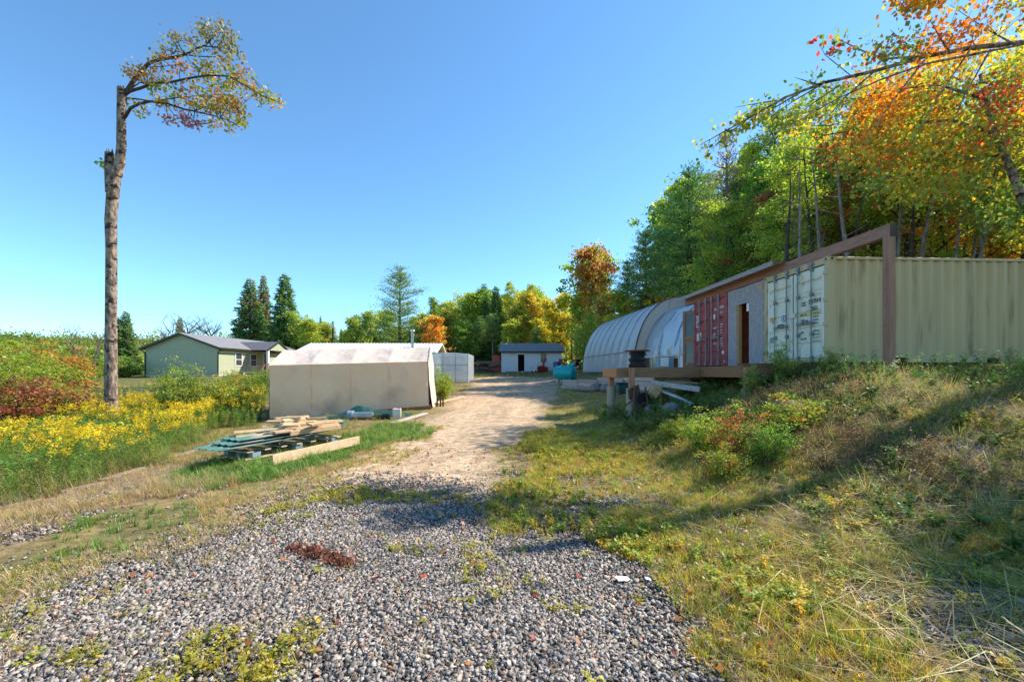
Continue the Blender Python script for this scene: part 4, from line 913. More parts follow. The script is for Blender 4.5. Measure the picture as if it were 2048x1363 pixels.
# strand board wall between the containers
wallp = thing('board_partition', 'grey strand board wall with open doorway between the two containers', 'wall', ca(0, 2.46, 0), AX)
PH, PWd = 2.55, 1.94
MB().b(.0, .02, 0, .74, -.02, PH).b(.0, .02, 1.42, PWd, -.02, PH).b(.0, .02, .742, 1.418, 2.0, PH - .01).build('sheathing', M['ply'], wallp)
MB().b(.021, .14, 1.36, 1.418, 0, 2.0).build('door_jamb', M['plyfresh'], wallp)
MB().b(.03, .95, .0, .04, 0, 2.5).b(.9, .94, .05, PWd - .05, 0, 2.5).b(.03, .95, PWd - .04, PWd, 0, 2.5).build('inner_lining', M['innerred'], wallp)
MB().b(.84, .88, .6, .66, 0, 1.15).b(.84, .88, .66, 1.0, 1.1, 1.15).b(.84, .88, 1.0, 1.06, 0, 1.15).build('inner_frame', M['darkbark'], wallp)
MB().b(-.012, -.001, .06, .22, 2.28, 2.44).build('patch', M['plyfresh'], wallp)
MB().b(-.004, -.001, .745, .86, 1.72, 1.98).build('window_sticker', M['trimwhite'], wallp)
# roof above
rfz = 2.62
lean = thing('shed_roof', 'thin metal roof sheet with pale front flashing over the red container', 'roof', ca(-.25, 1.6, rfz), AX)
mb = MB(); profile_roof(mb, 0, 0, [(3.0, 0, .25), (3.0, 6.2, .25)], [(-.05, 0, .24), (-.05, 6.2, .24)], 22, .02)
mb.build('roof_sheet', M['roofmetal'], lean)
MB().b(-.09, -.06, 0, 6.2, .13, .265).build('flashing', M['weathered'], lean)
beam = thing('beam_frame', 'long reddish wooden beam on a tall wooden post in front of the beige container', 'beam', ca(.12, -1.45, 0), AX)
MB().b(-.045, .095, -.07, 9.3, 2.60, 2.85, (1, 1, 1)).build('beam', M['redwood'], beam)
zb_ = gz1(*ca(.12, -1.4)[:2]) - CO.z
MB().b(-.07, .075, -.07, .075, zb_ + .12, 2.60).build('post', M['postwood'], beam)
MB().b(-.047, .097, -.078, -.071, 2.58, 2.85).build('beam_end', M['darkbark'], beam)
mb = MB()
for z in (.75, 1.15, 1.5, 1.9): mb.cyl((-.072, .0, z), (-.0701, .0, z), .012, 8)
mb.build('knot', M['darkbark'], beam)
MB().b(-.09, .0, -.09, .09, zb_ - .02, zb_ + .16).b(-.05, .05, -.05, .05, zb_ - .3, zb_ + .1).build('post_base', M['bluestone'], beam)

# ------------------------------------------------------------------ deck
deck = thing('deck', 'brown treated wood deck on posts in front of the container doors', 'deck', ca(-2.3, 0, 0), AX)
def dl(px, py, Y):   # world point -> deck local
    w_ = W(px, py, Y) - ca(-2.3, 0, 0); c, s = math.cos(-AX), math.sin(-AX); return Vector((w_.x * c - w_.y * s, w_.x * s + w_.y * c, w_.z))
zt_ = -.07
mb = MB()   # walkway boards
n = 0; y = -.25
while y < 7.0:
    mb.b(.0, 2.27, y, y + .135, zt_ - .035, zt_, (random.uniform(.85, 1.1),) * 3); y += .141
y = 1.74
while y < 3.0:
    mb.b(-2.36, -.003, y, y + .135, zt_ - .085, zt_ - .05, (random.uniform(.85, 1.1),) * 3); y += .141
mb.build('deck_boards', M['treated'], deck)
MB().b(-2.38, -.05, 1.66, 1.70, zt_ - .30, zt_ - .04).build('fascia', M['treated'], deck)
MB().b(-2.42, -2.385, 1.66, 3.1, zt_ - .30, zt_ - .04, (1.5, 1.35, 1.2)).build('side_fascia', M['treated'], deck)
MB().b(-.045, -.003, -.29, 1.655, zt_ - .28, zt_ - .03, (1.1, 1, .95)).build('side_fascia', M['treated'], deck)
MB().b(-.045, 2.9, -.335, -.295, zt_ - .26, zt_ - .04, (.8, .8, .8)).build('fascia', M['treated'], deck)
MB().b(.0, 3.0, -.30, -.06, zt_ + .005, zt_ + .05, (.62, .6, .58)).b(.0, 3.0, -.295, -.255, zt_ - .03, zt_ + .003, (.7, .7, .7)).build('threshold_plank', M['treated'], deck)
mb = MB()
for x in np.arange(.3, 2.3, .45): mb.b(x, x + .04, -.2, 7, zt_ - .24, zt_ - .04)
for x in np.arange(-2.0, -.1, .5): mb.b(x, x + .04, 1.71, 3.0, zt_ - .28, zt_ - .09)
mb.build('joist', M['treated'], deck)
def dpost(x, y, tub, ttop):
    w_ = ca(-2.3 + x, y); g_ = gz1(w_.x, w_.y) - CO.z
    MB().b(x - .07, x + .07, y - .07, y + .07, g_ + ttop, zt_ - .04, (1.25, 1.1, .95)).build('post', M['postwood'], deck)
    MB().tube([(x, y, g_ - .3), (x, y, g_ + ttop + .01)], tub, 22).build('footing_tube', M['concrete'], deck, True)
dpost(-2.02, 1.57, .15, .80); dpost(-2.25, 2.75, .13, .88); dpost(.02, -.42, .13, .12); dpost(.3, 3.0, .12, .3)
# spool
wp = ca(-4.25 + .33, 2.25); wp.z = CO.z + zt_ - .048
sp_ = thing('cable_spool', 'wooden cable spool wound with dark hose standing on the deck', 'spool', wp)
MB().tube([(0, 0, 0), (0, 0, .03)], .37, 28, (1.1, .9, .8)).build('lower_flange', M['treated'], sp_)
MB().tube([(0, 0, .50), (0, 0, .53)], .36, 28, (.7, .6, .6)).build('upper_flange', M['treated'], sp_)
mb = MB()
for i in range(13):
    z = .05 + i * .035; r = .20 + .025 * math.sin(i * 1.3) + .02 * (i < 8)
    mb.tube([(r * math.cos(a), r * math.sin(a), z + .005 * math.sin(a * 2)) for a in np.linspace(0, 6.283, 25)], .0185, 6)
mb.tube([(0, 0, .03), (0, 0, .5)], .19, 20)
mb.build('wound_hose', M['blackrub'], sp_, True)
# junk under the deck
def timber(name, label, a, b_, wd, ht, mat='weathered', col=(1, 1, 1), group=None): return board(name, label, 'timber', a, b_, wd, ht, mat, group, col)
timber('timber', 'grey timber on edge just below the deck beam', W(1308, 757, 12.6), W(1378, 757, 12.6), .12, .20, group='grey timbers under the deck')
timber('timber', 'long grey timber sloping right under the deck', W(1305, 765, 11.6), W(1400, 778, 10.9), .16, .13, col=(1.25, 1.25, 1.3), group='grey timbers under the deck')
timber('timber', 'brownish board under the deck behind the grey timber', W(1330, 762, 12.2), W(1416, 768, 11.9), .14, .07, 'lumber', (.75, .7, .65), 'grey timbers under the deck')
tt = W(1311, 781, 11.2); o = MB().box((0, 0, 0), (.24, .12, .30), (0, R(38), R(10)), (.75, .65, .55)).build('wood_block', M['lumber'], None, bevel=.01); o.location = tt; props(o, 'tilted square block of cut timber under the deck', 'wood block')
o = MB().tube([W(1326, 783, 11.2), W(1350, 792, 10.9), W(1390, 810, 10.4)], .045, 12).build('pipe', M['steel'], None, True); props(o, 'grey pipe slanting down from under the deck to the weeds', 'pipe')
for i, (px, py, Y, r) in enumerate(((1345, 812, 10.6, (.26, .22, .17)), (1310, 800, 11.2, (.30, .22, .18)))):
    p = W(px, py, Y); p.z = gz1(p.x, p.y) + r[2] * .5; V_, F_ = blob((0, 0, 0), r, i + 4); o = MB().add(V_, F_).build('boulder', M['rock'], None, True); o.location = p
    props(o, ['round grey boulder in the weeds below the deck', 'flat dark boulder behind the round one below the deck'][i], 'boulder', 'boulders under the deck')
p = W(1580, 800, 7.6); p.z = gz1(p.x, p.y) + .06; V_, F_ = blob((0, 0, 0), (.36, .26, .2), 9); o = MB().add(V_, F_).build('boulder', M['rock'], None, True); o.location = p; props(o, 'bluish grey boulder bedded in the top of the weedy bank', 'boulder')
# rusty frame
rp = W(1283, 800, 11.4); rp.z = gz1(rp.x, rp.y)
mach = thing('rusty_frame', 'rusty machine frame with pale pad leaning behind the concrete footing', 'scrap machine', rp, R(20))
mb = MB()
for a, b_ in (((-.3, 0, 0), (-.22, 0, .85)), ((.2, -.1, 0), (.12, 0, .8)), ((-.3, .3, .1), (.35, .25, .55)), ((-.25, 0, .4), (.3, .1, .2)), ((.35, .25, 0), (.3, .2, .6)), ((-.45, .1, .3), (.1, .1, .62)), ((-.4, -.1, .15), (.3, .1, .42))): mb.tube([a, b_], .022, 6)
mb.build('tube_frame', M['rust'], mach)
MB().tube([(.12, .05, .45), (.12, .1, .46)], .2, 18).build('wheel', M['blackrub'], mach)
MB().box((-.15, .12, .66), (.36, .05, .3), (R(15), R(-22), 0)).build('pad', M['rust'], mach)
# green tote, metal box etc on the greenhouse side of the deck
p = W(1249, 748, 16.5); g_ = gz1(p.x, p.y); p.z = g_
t_ = thing('tote', 'green plastic tote on the grass behind the deck corner', 'tote', p); MB().b(-.3, .3, -.2, .2, 0, .36).build('body', M['tarp'], t_, bevel=.03); MB().b(-.32, .32, -.22, .22, .361, .41).build('lid', M['tarp'], t_, bevel=.01)
p = ca(-1.9, 5.3, zt_); t_ = thing('cabinet', 'small pale blue metal cabinet on the deck by the plastic wall', 'cabinet', p, AX); MB().b(-.25, .3, -.2, .2, 0, .42).build('body', M['bluestone'], t_, bevel=.01); MB().b(-.2, .1, -.215, -.201, .05, .38).build('door', M['trimwhite'], t_)

# ------------------------------------------------------------------ big greenhouse
def arch(h, hw, n=28, sq=2.25):
    out = []
    for i in range(n + 1):
        a = math.pi * i / n; c, s = math.cos(a), math.sin(a); out.append((-hw * math.copysign(abs(c) ** (2 / sq), c), h * s ** (2 / sq) if s > 0 else 0))
    return out
GA = R(5.6)
gO = Vector((6.45, 22.5, 1.62))
gh = thing('greenhouse', 'large arched greenhouse of white plastic film over metal hoops', 'greenhouse', gO, GA)
def ribsurf(prof, y0, y1, nb, sagd):
    V = []; ny_ = nb * 6; n = len(prof)
    for j in range(ny_ + 1):
        y = y0 + (y1 - y0) * j / ny_; s = 1 - sagd * math.sin(math.pi * (j % 6) / 6)
        for (x, z) in prof: V.append((cxh + x * s, y, z * (1 - (1 - s) * .9)))
    return V, [(j * n + i, j * n + i + 1, (j + 1) * n + i + 1, (j + 1) * n + i) for j in range(ny_) for i in range(n - 1)]
cxh = 2.75; GL = 10.2
pr = arch(4.02, 2.72)
mb = MB(); mb.add(*ribsurf(pr, .0, GL, 8, .022)); mb.build('plastic_cover', M['poly'], gh, True)
for j in range(9):
    y = GL * j / 8; MB().tube([(cxh + x * 1.003, y, z * 1.003) for x, z in pr], .018 if j else .05, 6).build('hoop', M['hoop'] if j else M['rust'], gh, True)
mb = MB(); hw_ = 2.66
V = [(cxh + x * .99, GL - .02, z * .99) for x, z in pr]; mb.add(V, [tuple(range(len(V)))]); mb.build('end_sheet', M['polyclear'], gh)
mb = MB()
mb.tube([(cxh - 2.72, 0, 1.15), (cxh - 2.72, GL, 1.15)], .03, 6); mb.tube([(cxh - 2.76, 0, .06), (cxh - 2.76, GL, .06)], .04, 6); mb.tube([(cxh, 0, 3.98), (cxh, GL, 3.98)], .03, 6)
mb.build('purlin', M['hoop'], gh)
mb = MB()   # crop shelves and plants seen dimly through the film
for q in range(5): mb.b(.6, 1.2, .8 + q * 1.9, 2.2 + q * 1.9, .0, .8)
mb.build('bench', M['weathered'], gh)
# arch band in front: gable strip between the two hoops
pr2 = arch(3.50, 2.36)
mb = MB(); n_ = len(pr); V = [(cxh + x, -.06, z) for x, z in pr] + [(cxh + .06 + x, -.10, z) for x, z in pr2]
mb.add(V, [(i, i + 1, n_ + i + 1, n_ + i) for i in range(n_ - 1)]); mb.build('gable_strip', M['polytan'], gh)
mb = MB(); mb.bar((cxh, -.08, 3.98), (cxh + .25, -.08, 3.62), .03, .04); mb.bar((cxh - .9, -.08, 3.3), (cxh - .8, -.08, 3.9), .03, .03); mb.build('brace', M['hoop'], gh)
# lower front section
g2 = thing('hoop_house', 'lower wrinkled plastic hoop section in front of the big arched greenhouse', 'greenhouse', gO, GA)
L2 = -4.75
def sec2():
    V = []; n = 34; ny_ = 40
    pa = [(x, z) for x, z in arch(3.45, 2.30, n)]
    for j in range(ny_ + 1):
        y = -.12 + L2 * j / ny_
        for i, (x, z) in enumerate(pa):
            zz = max(z, .80); k_ = 1 + .035 * (float(fbm(np.array([i * .45 + 3]), np.array([j * .22 + i * .15]), 12)[0]) - .5) * 2
            V.append((cxh + .06 + x * k_, y, zz * (1 + (k_ - 1) * .5)))
    return V, [(j * (n + 1) + i, j * (n + 1) + i + 1, (j + 1) * (n + 1) + i + 1, (j + 1) * (n + 1) + i) for j in range(ny_) for i in range(1, n - 1)]
mb = MB(); mb.add(*sec2()); mb.build('plastic_cover', M['poly2'], g2, True)
for j in range(4):
    y = -.2 + L2 * j / 3 * .99; MB().tube([(cxh + .06 + x * .985, y, z * .985) for x, z in pr2], .022, 6).build('hoop', M['hoop'], g2, True)
xw = cxh + .06 - 2.33
MB().b(xw - .04, xw + .02, L2 - .05, -.15, .74, .80).b(xw - .04, xw + .02, L2 - .05, -.15, .0, .10).build('rail', M['arch'], g2)
mb = MB()
for q in range(6): mb.b(xw - .03, xw + .03, -.2 + L2 * q / 5 - .04, -.2 + L2 * q / 5 + .04, .1, .74)
mb.build('stud', M['arch'], g2)
for a_, b_ in ((.62, .42), (.98, .82)): MB().b(xw - .01, xw + .005, L2 * a_, L2 * b_, .1, .72).build('wall_panel', M['whitewall'], g2)
MB().b(xw + 1.6, xw + 1.62, L2, -.2, .0, .74).build('inner_wall', M['rust'], g2)
# framed window wall next to the red container
wv = thing('window_frame_wall', 'narrow wooden wall of old window sashes left of the red container', 'wall', W(1367, 745, 17.75), math.atan2(-.6, .30))
wv.location.z = 1.7
MB().b(0, .07, -.04, .04, 0, 2.45).b(.58, .65, -.04, .04, 0, 2.45).b(.07, .58, -.04, .04, 2.38, 2.45).b(.07, .58, -.04, .04, 1.2, 1.3).b(.07, .58, -.04, .04, .0, .25).build('frame', M['treated'], wv)
for z0, z1 in ((.25, 1.2), (1.3, 2.38)):
    s_ = MB().b(.075, .12, -.03, .03, z0 + .005, z1 - .005).b(.53, .575, -.03, .03, z0 + .005, z1 - .005).b(.12, .53, -.03, .03, z0 + .005, z0 + .06).b(.12, .53, -.03, .03, z1 - .06, z1 - .005).build('sash', M['postwood'], wv)
    MB().b(.12, .53, -.005, .005, z0 + .06, z1 - .06).build('pane', M['glass'], s_)
# ------------------------------------------------------------------ small tunnel
tz = gz1(-4.5, 32) - .02
tn = thing('small_tunnel', 'small boxy grow tunnel of grey white plastic beside the tent end', 'grow tunnel', (-6.3, 32, tz), R(-2))
TWd, THh, TDp = 3.0, 2.28, 3.4
def tfront(u, v): return (u * TWd, .02 * wr(u * 5, v * 5, 6) * 3, v * (THh - .10 * (2 * u - 1) ** 2))
mb = MB(); mb.add(*clothgrid(tfront, 30, 24)); mb.add(*clothgrid(lambda u, v: (TWd + .04 * wr(u * 4, v * 4, 3), u * TDp, v * (THh - .10)), 20, 12)); mb.add(*clothgrid(lambda u, v: (0, u * TDp, v * (THh - .1)), 8, 6))
mb.add(*clothgrid(lambda u, v: (u * TWd, v * TDp, THh - .10 * (2 * u - 1) ** 2 + .04 * wr(u * 4, v * 4, 9)), 20, 12)); mb.build('plastic_cover', M['polyclear'], tn, True)
mb = MB()
for x in (0, 1.1, 2.05, TWd): mb.tube([(x, -.03, 0), (x, -.03, THh - .03 - .07 * (2 * x / TWd - 1) ** 2)], .025, 6)
for z in (.05, 1.35, THh - .08): mb.tube([(0, -.03, z), (TWd, -.03, z)], .02, 6)
mb.tube([(TWd, TDp, 0), (TWd, TDp, THh - .1)], .025, 6); mb.build('frame', M['hoop'], tn)
# ------------------------------------------------------------------ tank
tx, ty = 3.55, 28.5; tzg = gz1(tx, ty) 
tank = thing('oil_tank', 'teal metal fuel tank lying on short white legs beside the greenhouse', 'tank', (tx, ty, tzg), R(-32))
V_ = []; 
mb = MB(); prof = [(-.76, .12), (-.74, .28), (-.68, .42), (-.60, .47), (.60, .47), (.66, .44), (.70, .36)]
mb.tube([(x, 0, .72) for x, r in prof], [r for x, r in prof], 36); mb.build('barrel', M['teal'], tank, True)
mb = MB().cyl((-.15, 0, 1.18), (-.15, 0, 1.27), .13, 14).cyl((.35, 0, 1.15), (.35, 0, 1.42), .04, 10); mb.build('filler_cap', M['teal'], tank, True)
MB().box((.52, 0, 1.26), (.36, .34, .18), (0, R(8), 0)).build('pump_box', M['teal'], tank, bevel=.03)
for x in (-.45, .45):
    for y in (-.25, .25): MB().tube([(x, y * 1.3, 0), (x, y, .36)], .025, 8).build('leg', M['trimwhite'], tank)
# ------------------------------------------------------------------ snow blower
sb = thing('snow_blower', 'red snow blower with upright chute parked against the white shed', 'snow blower', (3.2, 44.9, gz1(3.2, 44.9)), R(8))
mb = MB().b(-.55, .55, .05, .09, .05, .62).b(-.55, -.51, -.35, .05, .05, .55).b(.51, .55, -.35, .05, .05, .55).b(-.55, .55, -.3, .05, .62, .66); mb.build('auger_housing', M['redpaint'], sb, bevel=.01)
mb = MB(); mb.tube([(-.5, -.12, .3), (.5, -.12, .3)], .04, 8)
pts = [(-.5 + i * .02, -.12 + .19 * math.cos(i * .75), .3 + .19 * math.sin(i * .75)) for i in range(51)]; mb.tube(pts, .022, 5); mb.build('auger', M['redpaint'], sb)
MB().tube([(.1, .0, .66), (.12, .0, 1.0), (.2, -.05, 1.3), (.34, -.15, 1.5)], [.13, .12, .12, .14], 12).build('chute', M['redpaint'], sb, True)
MB().b(-.22, .22, .1, .6, .25, .75).build('engine', M['blackrub'], sb, bevel=.04)
for x in (-.32, .32): MB().cyl((x - .06, .4, .24), (x + .06, .4, .24), .24, 20).build('wheel', M['blackrub'], sb, True)
MB().tube([(-.25, .6, .6), (-.28, 1.1, 1.1), (-.28, 1.2, 1.12)], .018, 6).tube([(.25, .6, .6), (.28, 1.1, 1.1), (.28, 1.2, 1.12)], .018, 6).build('handlebar', M['rust'], sb)
b_ = thing('bin', 'dark blue plastic bin next to the shed corner', 'bin', (4.75, 44.9, gz1(4.75, 44.9)), R(5)); mb = MB(); mb.tube([(0, 0, 0), (0, 0, .95)], [.34, .42], 4); mb.build('body', M['bluebin'], b_); MB().b(-.36, .36, -.36, .36, .951, 1.0).build('lid', M['bluebin'], b_)
mb = MB()
for q in range(40): mb.add(*blob((random.uniform(-.42, .42), random.uniform(-.2, .2), 1.05 + random.uniform(-.1, .2)), (.07, .07, .06), q, 1))
mb.add(*blob((0, 0, .4), (.36, .3, .5), 3, 2)); 
pp = mb.build('flower_tub', M['redpaint'], None); pp.location = (5.35, 44.7, gz1(5.35, 44.7)); props(pp, 'tub heaped with red flowers between the blue bin and the teal tank', 'flower tub')
cn = thing('canister', 'red fuel container behind the left corner of the shed', 'container', (-1.75, 47.6, gz1(-1.75, 47.6)), 0); MB().b(-.45, .45, -.4, .4, .0, 1.9).build('body', M['redpaint'], cn, bevel=.05); MB().b(-.2, .2, -.2, .2, 1.9, 2.0).build('lid', M['redpaint'], cn)
for i in range(4):
    x = 2.6 + i * .18 - (i == 0) * .9; V_, F_ = blob((0, 0, .1), (.1, .1, .12), i + 20, 2); o = MB().add(V_, F_).build('ball_pot', M['blackrub'] if i % 2 else M['whitewall'], None, True); o.location = (x - .6, 45.6, gz1(x, 45.6))
    props(o, ['small pale pot on the ground next to the shed door', 'small black pot in front of the shed wall, second from the door', 'small pale pot in front of the shed wall between two black pots', 'small black pot nearest the snow blower'][i], 'pot', 'small pots along the shed wall')
# ------------------------------------------------------------------ logs
def logs(cx, cy, n, wdt, hgt, lab, grp, ang):
    for i in range(n):
        lv = random.random(); x = cx + random.uniform(-.5, .5) * wdt * (1 - lv * .5); y = cy + random.uniform(-.6, .6); z = gz1(x, y) + .12 + lv * hgt; r = random.uniform(.09, .17); L = random.uniform(1.2, 2.3)
        t_ = props(thing('cut_log', lab, 'log', (x, y, z), ang + random.uniform(-.35, .35), grp)); t_.rotation_euler.y = random.uniform(-.12, .12)
        MB().tube([(-L / 2, 0, 0), (0, 0, .02), (L / 2, 0, 0)], [r, r * 1.02, r * .92], 9).build('bark', M['log'], t_, True)
        MB().cyl((L / 2, 0, 0), (L / 2 + .01, 0, 0), r * .88, 9).cyl((-L / 2 - .01, 0, 0), (-L / 2, 0, 0), r * .88, 9).build('cut_end', M['logend'], t_)
logs(-2.6, 47.2, 26, 2.6, 1.05, 'brown cut log in the heap left of the white shed', 'logs heaped left of the shed', .1)
logs(7.1, 44.5, 22, 1.6, 1.5, 'brown cut log in the stack between shed and greenhouse', 'logs stacked between shed and greenhouse', 1.2)
# ------------------------------------------------------------------ timber retaining wall
wa, wb_ = Vector((3.0, 25.5, 0)), Vector((5.05, 14.6, 0)); k_ = 0
nms = ['lower', 'middle', 'upper']
for j in range(3):
    for i in range(4):
        a = wa.lerp(wb_, i / 4 + .004 + .02 * (j % 2)); b2 = wa.lerp(wb_, (i + 1) / 4 - .004 + .02 * (j % 2)); off = .03 * j
        z = gz1(a.x, a.y) * .3 + gz1(b2.x, b2.y) * .7 - .05
        a = Vector((a.x + off, a.y, z + .08 + j * .185)); b2 = Vector((b2.x + off, b2.y, z + .08 + j * .185))
        c = .75 + .5 * random.random()
        board('wall_timber', nms[j] + ' ' + ['farthest', 'second farthest', 'second nearest', 'nearest'][i] + ' timber of the low retaining wall by the track', 'timber', a, b2, .17, .175, 'weathered', 'timbers of the retaining wall', (c * 1.15, c, c * .95))
o = MB().tube([(3.2, 22.5, gz1(3.2, 22.5) + .05), (3.5, 20.5, gz1(3.5, 20.5) + .04), (4.2, 18, gz1(4.2, 18) + .04), (4.6, 16, gz1(4.6, 16) + .05)], .06, 8).build('drain_pipe', M['blackrub'], None, True); props(o, 'black drain pipe lying along the foot of the timber wall', 'pipe')
for i, (px, py, Y) in enumerate(((1195, 760, 19.5), (1215, 762, 18.5), (1228, 757, 17.5))):
    p = W(px, py, Y); p.z = gz1(p.x, p.y) + .12; V_, F_ = blob((0, 0, 0), (.35, .3, .22), i + 30); o = MB().add(V_, F_).build('boulder', M['rock'], None, True); o.location = p
    props(o, ['leftmost rock on the bed above the timber wall', 'middle rock on the bed above the timber wall', 'rightmost rock above the timber wall next to the deck'][i], 'boulder', 'rocks above the timber wall')
# utility pole, litter
pl = thing('utility_pole', 'thin dark pole standing behind the white metal roof', 'pole', (-21.5, 51, gz1(-21.5, 51)))
MB().tube([(0, 0, 0), (0, 0, 6.1)], [.13, .10], 8).build('pole', M['darkbark'], pl); MB().b(-.12, .12, -.12, .12, 5.3, 5.9).build('top_box', M['steel'], pl)
for i, (px, py, s) in enumerate(((1246, 1166, .13), (1296, 1166, .08), (1895, 882, .16), (1905, 1088, .09))):
    p = gp(px, py, .03); mb = MB(); mb.add(*clothgrid(lambda u, v: ((u - .5) * s, (v - .5) * s * .5, .25 * s * abs(wr(u * 9, v * 9, 3 + i))), 8, 6)); o = mb.build('paper_scrap', M['trimwhite'], None); o.location = p; o.rotation_euler = (.1, .2, .4 + i)
    props(o, ['white paper scrap on the gravel edge', 'small grey paper scrap just right of the larger white one', 'crumpled white plastic scrap high on the weedy bank', 'small white scrap low on the weedy bank at far right'][i], 'litter', 'scraps of litter')
# ------------------------------------------------------------------ trees
class Leaves:
    def __init__(s): s.P = []; s.D = []; s.L = []; s.Wd = []; s.C = []
    def cluster(s, c, n, sig, L, wd, pal, flat=.7, dirb=None, vr=.2, droop=.1):
        if n <= 0: return
        p = np.array(c)[None] + rng.normal(0, 1, (n, 3)) * np.array([sig, sig, sig * flat])
        d = rng.normal(0, 1, (n, 3)); d[:, 2] -= droop * 2
        if dirb is not None: d = d * .5 + np.array(dirb)[None]
        s.P.append(p); s.D.append(d / (np.linalg.norm(d, axis=1, keepdims=True) + 1e-9)); s.L.append(L * rng.uniform(.6, 1.25, n)); s.Wd.append(np.full(n, wd))
        base = np.array(pal[rng.integers(0, len(pal))]); s.C.append(base[None] * (1 + rng.uniform(-vr, vr, (n, 1))) * (1 + rng.uniform(-.12, .12, (n, 3))))
    def mesh(s, name):
        P = np.concatenate(s.P); D = np.concatenate(s.D); L = np.concatenate(s.L)[:, None]; Wd = np.concatenate(s.Wd)[:, None]; C = np.concatenate(s.C); n = len(P)
        r = rng.normal(0, 1, (n, 3)); S_ = np.cross(D, r); S_ /= np.linalg.norm(S_, axis=1, keepdims=True) + 1e-9; Nn = np.cross(D, S_)
        w = L * Wd / 2; V = np.stack([P, P + D * L * .45 + S_ * w + Nn * L * .08, P + D * L, P + D * L * .45 - S_ * w + Nn * L * .08], 1).reshape(-1, 3)
        return mkmesh(name, V, np.arange(4 * n).reshape(-1, 4), 4, np.clip(np.repeat(C, 4, 0), 0, 1))
def curve(a, d, L, n, wob, up=0.0):
    """points of a wandering branch"""
    pts = [Vector(a)]; d = Vector(d).normalized()
    for i in range(n):
        d = (d + Vector((rng.normal(0, wob), rng.normal(0, wob), rng.normal(0, wob) + up))).normalized(); pts.append(pts[-1] + d * (L / n))
    return pts
PAL = {
 'green': [(.15, .26, .035), (.20, .31, .04), (.11, .20, .035), (.26, .34, .045)],
 'yellowgreen': [(.34, .40, .05), (.26, .35, .045), (.46, .45, .055), (.20, .29, .04)],
 'yellow': [(.55, .46, .05), (.47, .42, .05), (.36, .36, .05), (.62, .47, .05)],
 'orange': [(.58, .24, .04), (.62, .33, .05), (.50, .38, .05), (.42, .17, .04)],
 'mixed': [(.20, .29, .04), (.40, .40, .05), (.55, .27, .05), (.28, .34, .04), (.22, .30, .04), (.30, .36, .05)],
 'rust': [(.42, .15, .06), (.50, .27, .06), (.25, .24, .05), (.33, .12, .06)],
 'aspen': [(.24, .32, .07), (.33, .40, .075), (.19, .26, .06), (.42, .44, .08)]}
def decid(kind, H, Rc, cb, nl, L=.17, tr=.16, nlimb=18, lean=0.0, clump=.5, upright=.5):
    tb = MB(); lv = Leaves(); pal = PAL[kind]
    tp = curve((0, 0, -.3), (lean, 0, 1), H * .93, 10, .045, .02); m = len(tp); tb.tube(tp, [tr * (1 - .85 * i / (m - 1)) * (1.25 if i == 0 else 1) for i in range(m)], 8)
    for i in range(nlimb):
        t = cb + (1 - cb) * (i + rng.uniform(0, 1)) / nlimb; t = min(t, .99); k = t * (m - 1); a = tp[int(k)].lerp(tp[min(int(k) + 1, m - 1)], k - int(k))
        rel = (t - cb) / (1 - cb); rr = Rc * (math.sin(math.pi * min(1, .18 + rel * .80)) ** .7) * rng.uniform(.65, 1.15)
        az = i * 2.4 + rng.uniform(-.5, .5); d = (math.cos(az), math.sin(az), upright + rel * .9); bp = curve(a, d, rr * 1.15, 5, .12, .05)
        tb.tube(bp, [tr * .42 * (1 - t * .6) * (1 - .8 * j / 5) for j in range(6)], 5, cap=False)
        for j in range(2, 6):
            for _ in range(2):
                q = bp[j] + Vector(rng.normal(0, 1, 3)) * (.16 * rr + .1); n_ = int(nl / nlimb / 8 * rng.uniform(.3, 1.7)); lv.cluster(q, n_, clump * rng.uniform(.45, 1.05), L, .72, pal, .55)
                if rng.uniform() < .35: tb.tube([bp[j], q], [.018, .008], 4, cap=False)
    lv.cluster(tp[-1], int(nl / 60), clump * .7, L, .72, pal)
    return tb, lv
def spruce(H, Rc, nl, brown=0., cb=.06):
    tb = MB(); lv = Leaves(); tb.tube([(0, 0, -.3), (0, 0, H * .5), (0, 0, H)], [.02 * H, .012 * H, .01], 7)
    g = [(.09, .19, .06), (.12, .23, .065), (.17, .25, .06)]; b = [(.27, .20, .08), (.22, .19, .07)]
    z = cb * H; per = []
    while z < H * .985: per.append(z); z += .36
    tot = sum(1 - z / H for z in per)
    for z in per:
        r = Rc * (1 - z / H) ** .85 + .08; nb = 7 if r > .8 else 5; a0 = rng.uniform(0, 6)
        for k in range(nb):
            az = a0 + k * 6.283 / nb + rng.uniform(-.3, .3); rr = r * rng.uniform(.6, 1.12); pal = b if rng.uniform() < brown else g
            e = Vector((math.cos(az) * rr, math.sin(az) * rr, z - .20 * rr + .1)); tb.tube([(0, 0, z), e], [.02, .006], 3, cap=False)
            n_ = max(6, int(nl * (1 - z / H) / tot / nb)); t = rng.uniform(.15, 1, n_) ** .75
            P = np.array([0, 0, z])[None] * (1 - t[:, None]) + np.array(e)[None] * t[:, None] + rng.normal(0, .05 + .04 * rr, (n_, 3)) * np.array([1, 1, .5])
            P[:, 2] += .16 * rr * np.sin(t * 3.1) * 0.0
            dd = np.array([math.cos(az), math.sin(az), -.15])[None] + rng.normal(0, .55, (n_, 3)); dd[:, 2] -= .15
            lv.P.append(P); lv.D.append(dd / np.linalg.norm(dd, axis=1, keepdims=True)); lv.L.append(rng.uniform(.2, .46, n_)); lv.Wd.append(np.full(n_, .34))
            c = np.array(pal[rng.integers(0, len(pal))]); lv.C.append(c[None] * (1 + rng.uniform(-.25, .25, (n_, 1))) * np.ones((1, 3)))
    return tb, lv
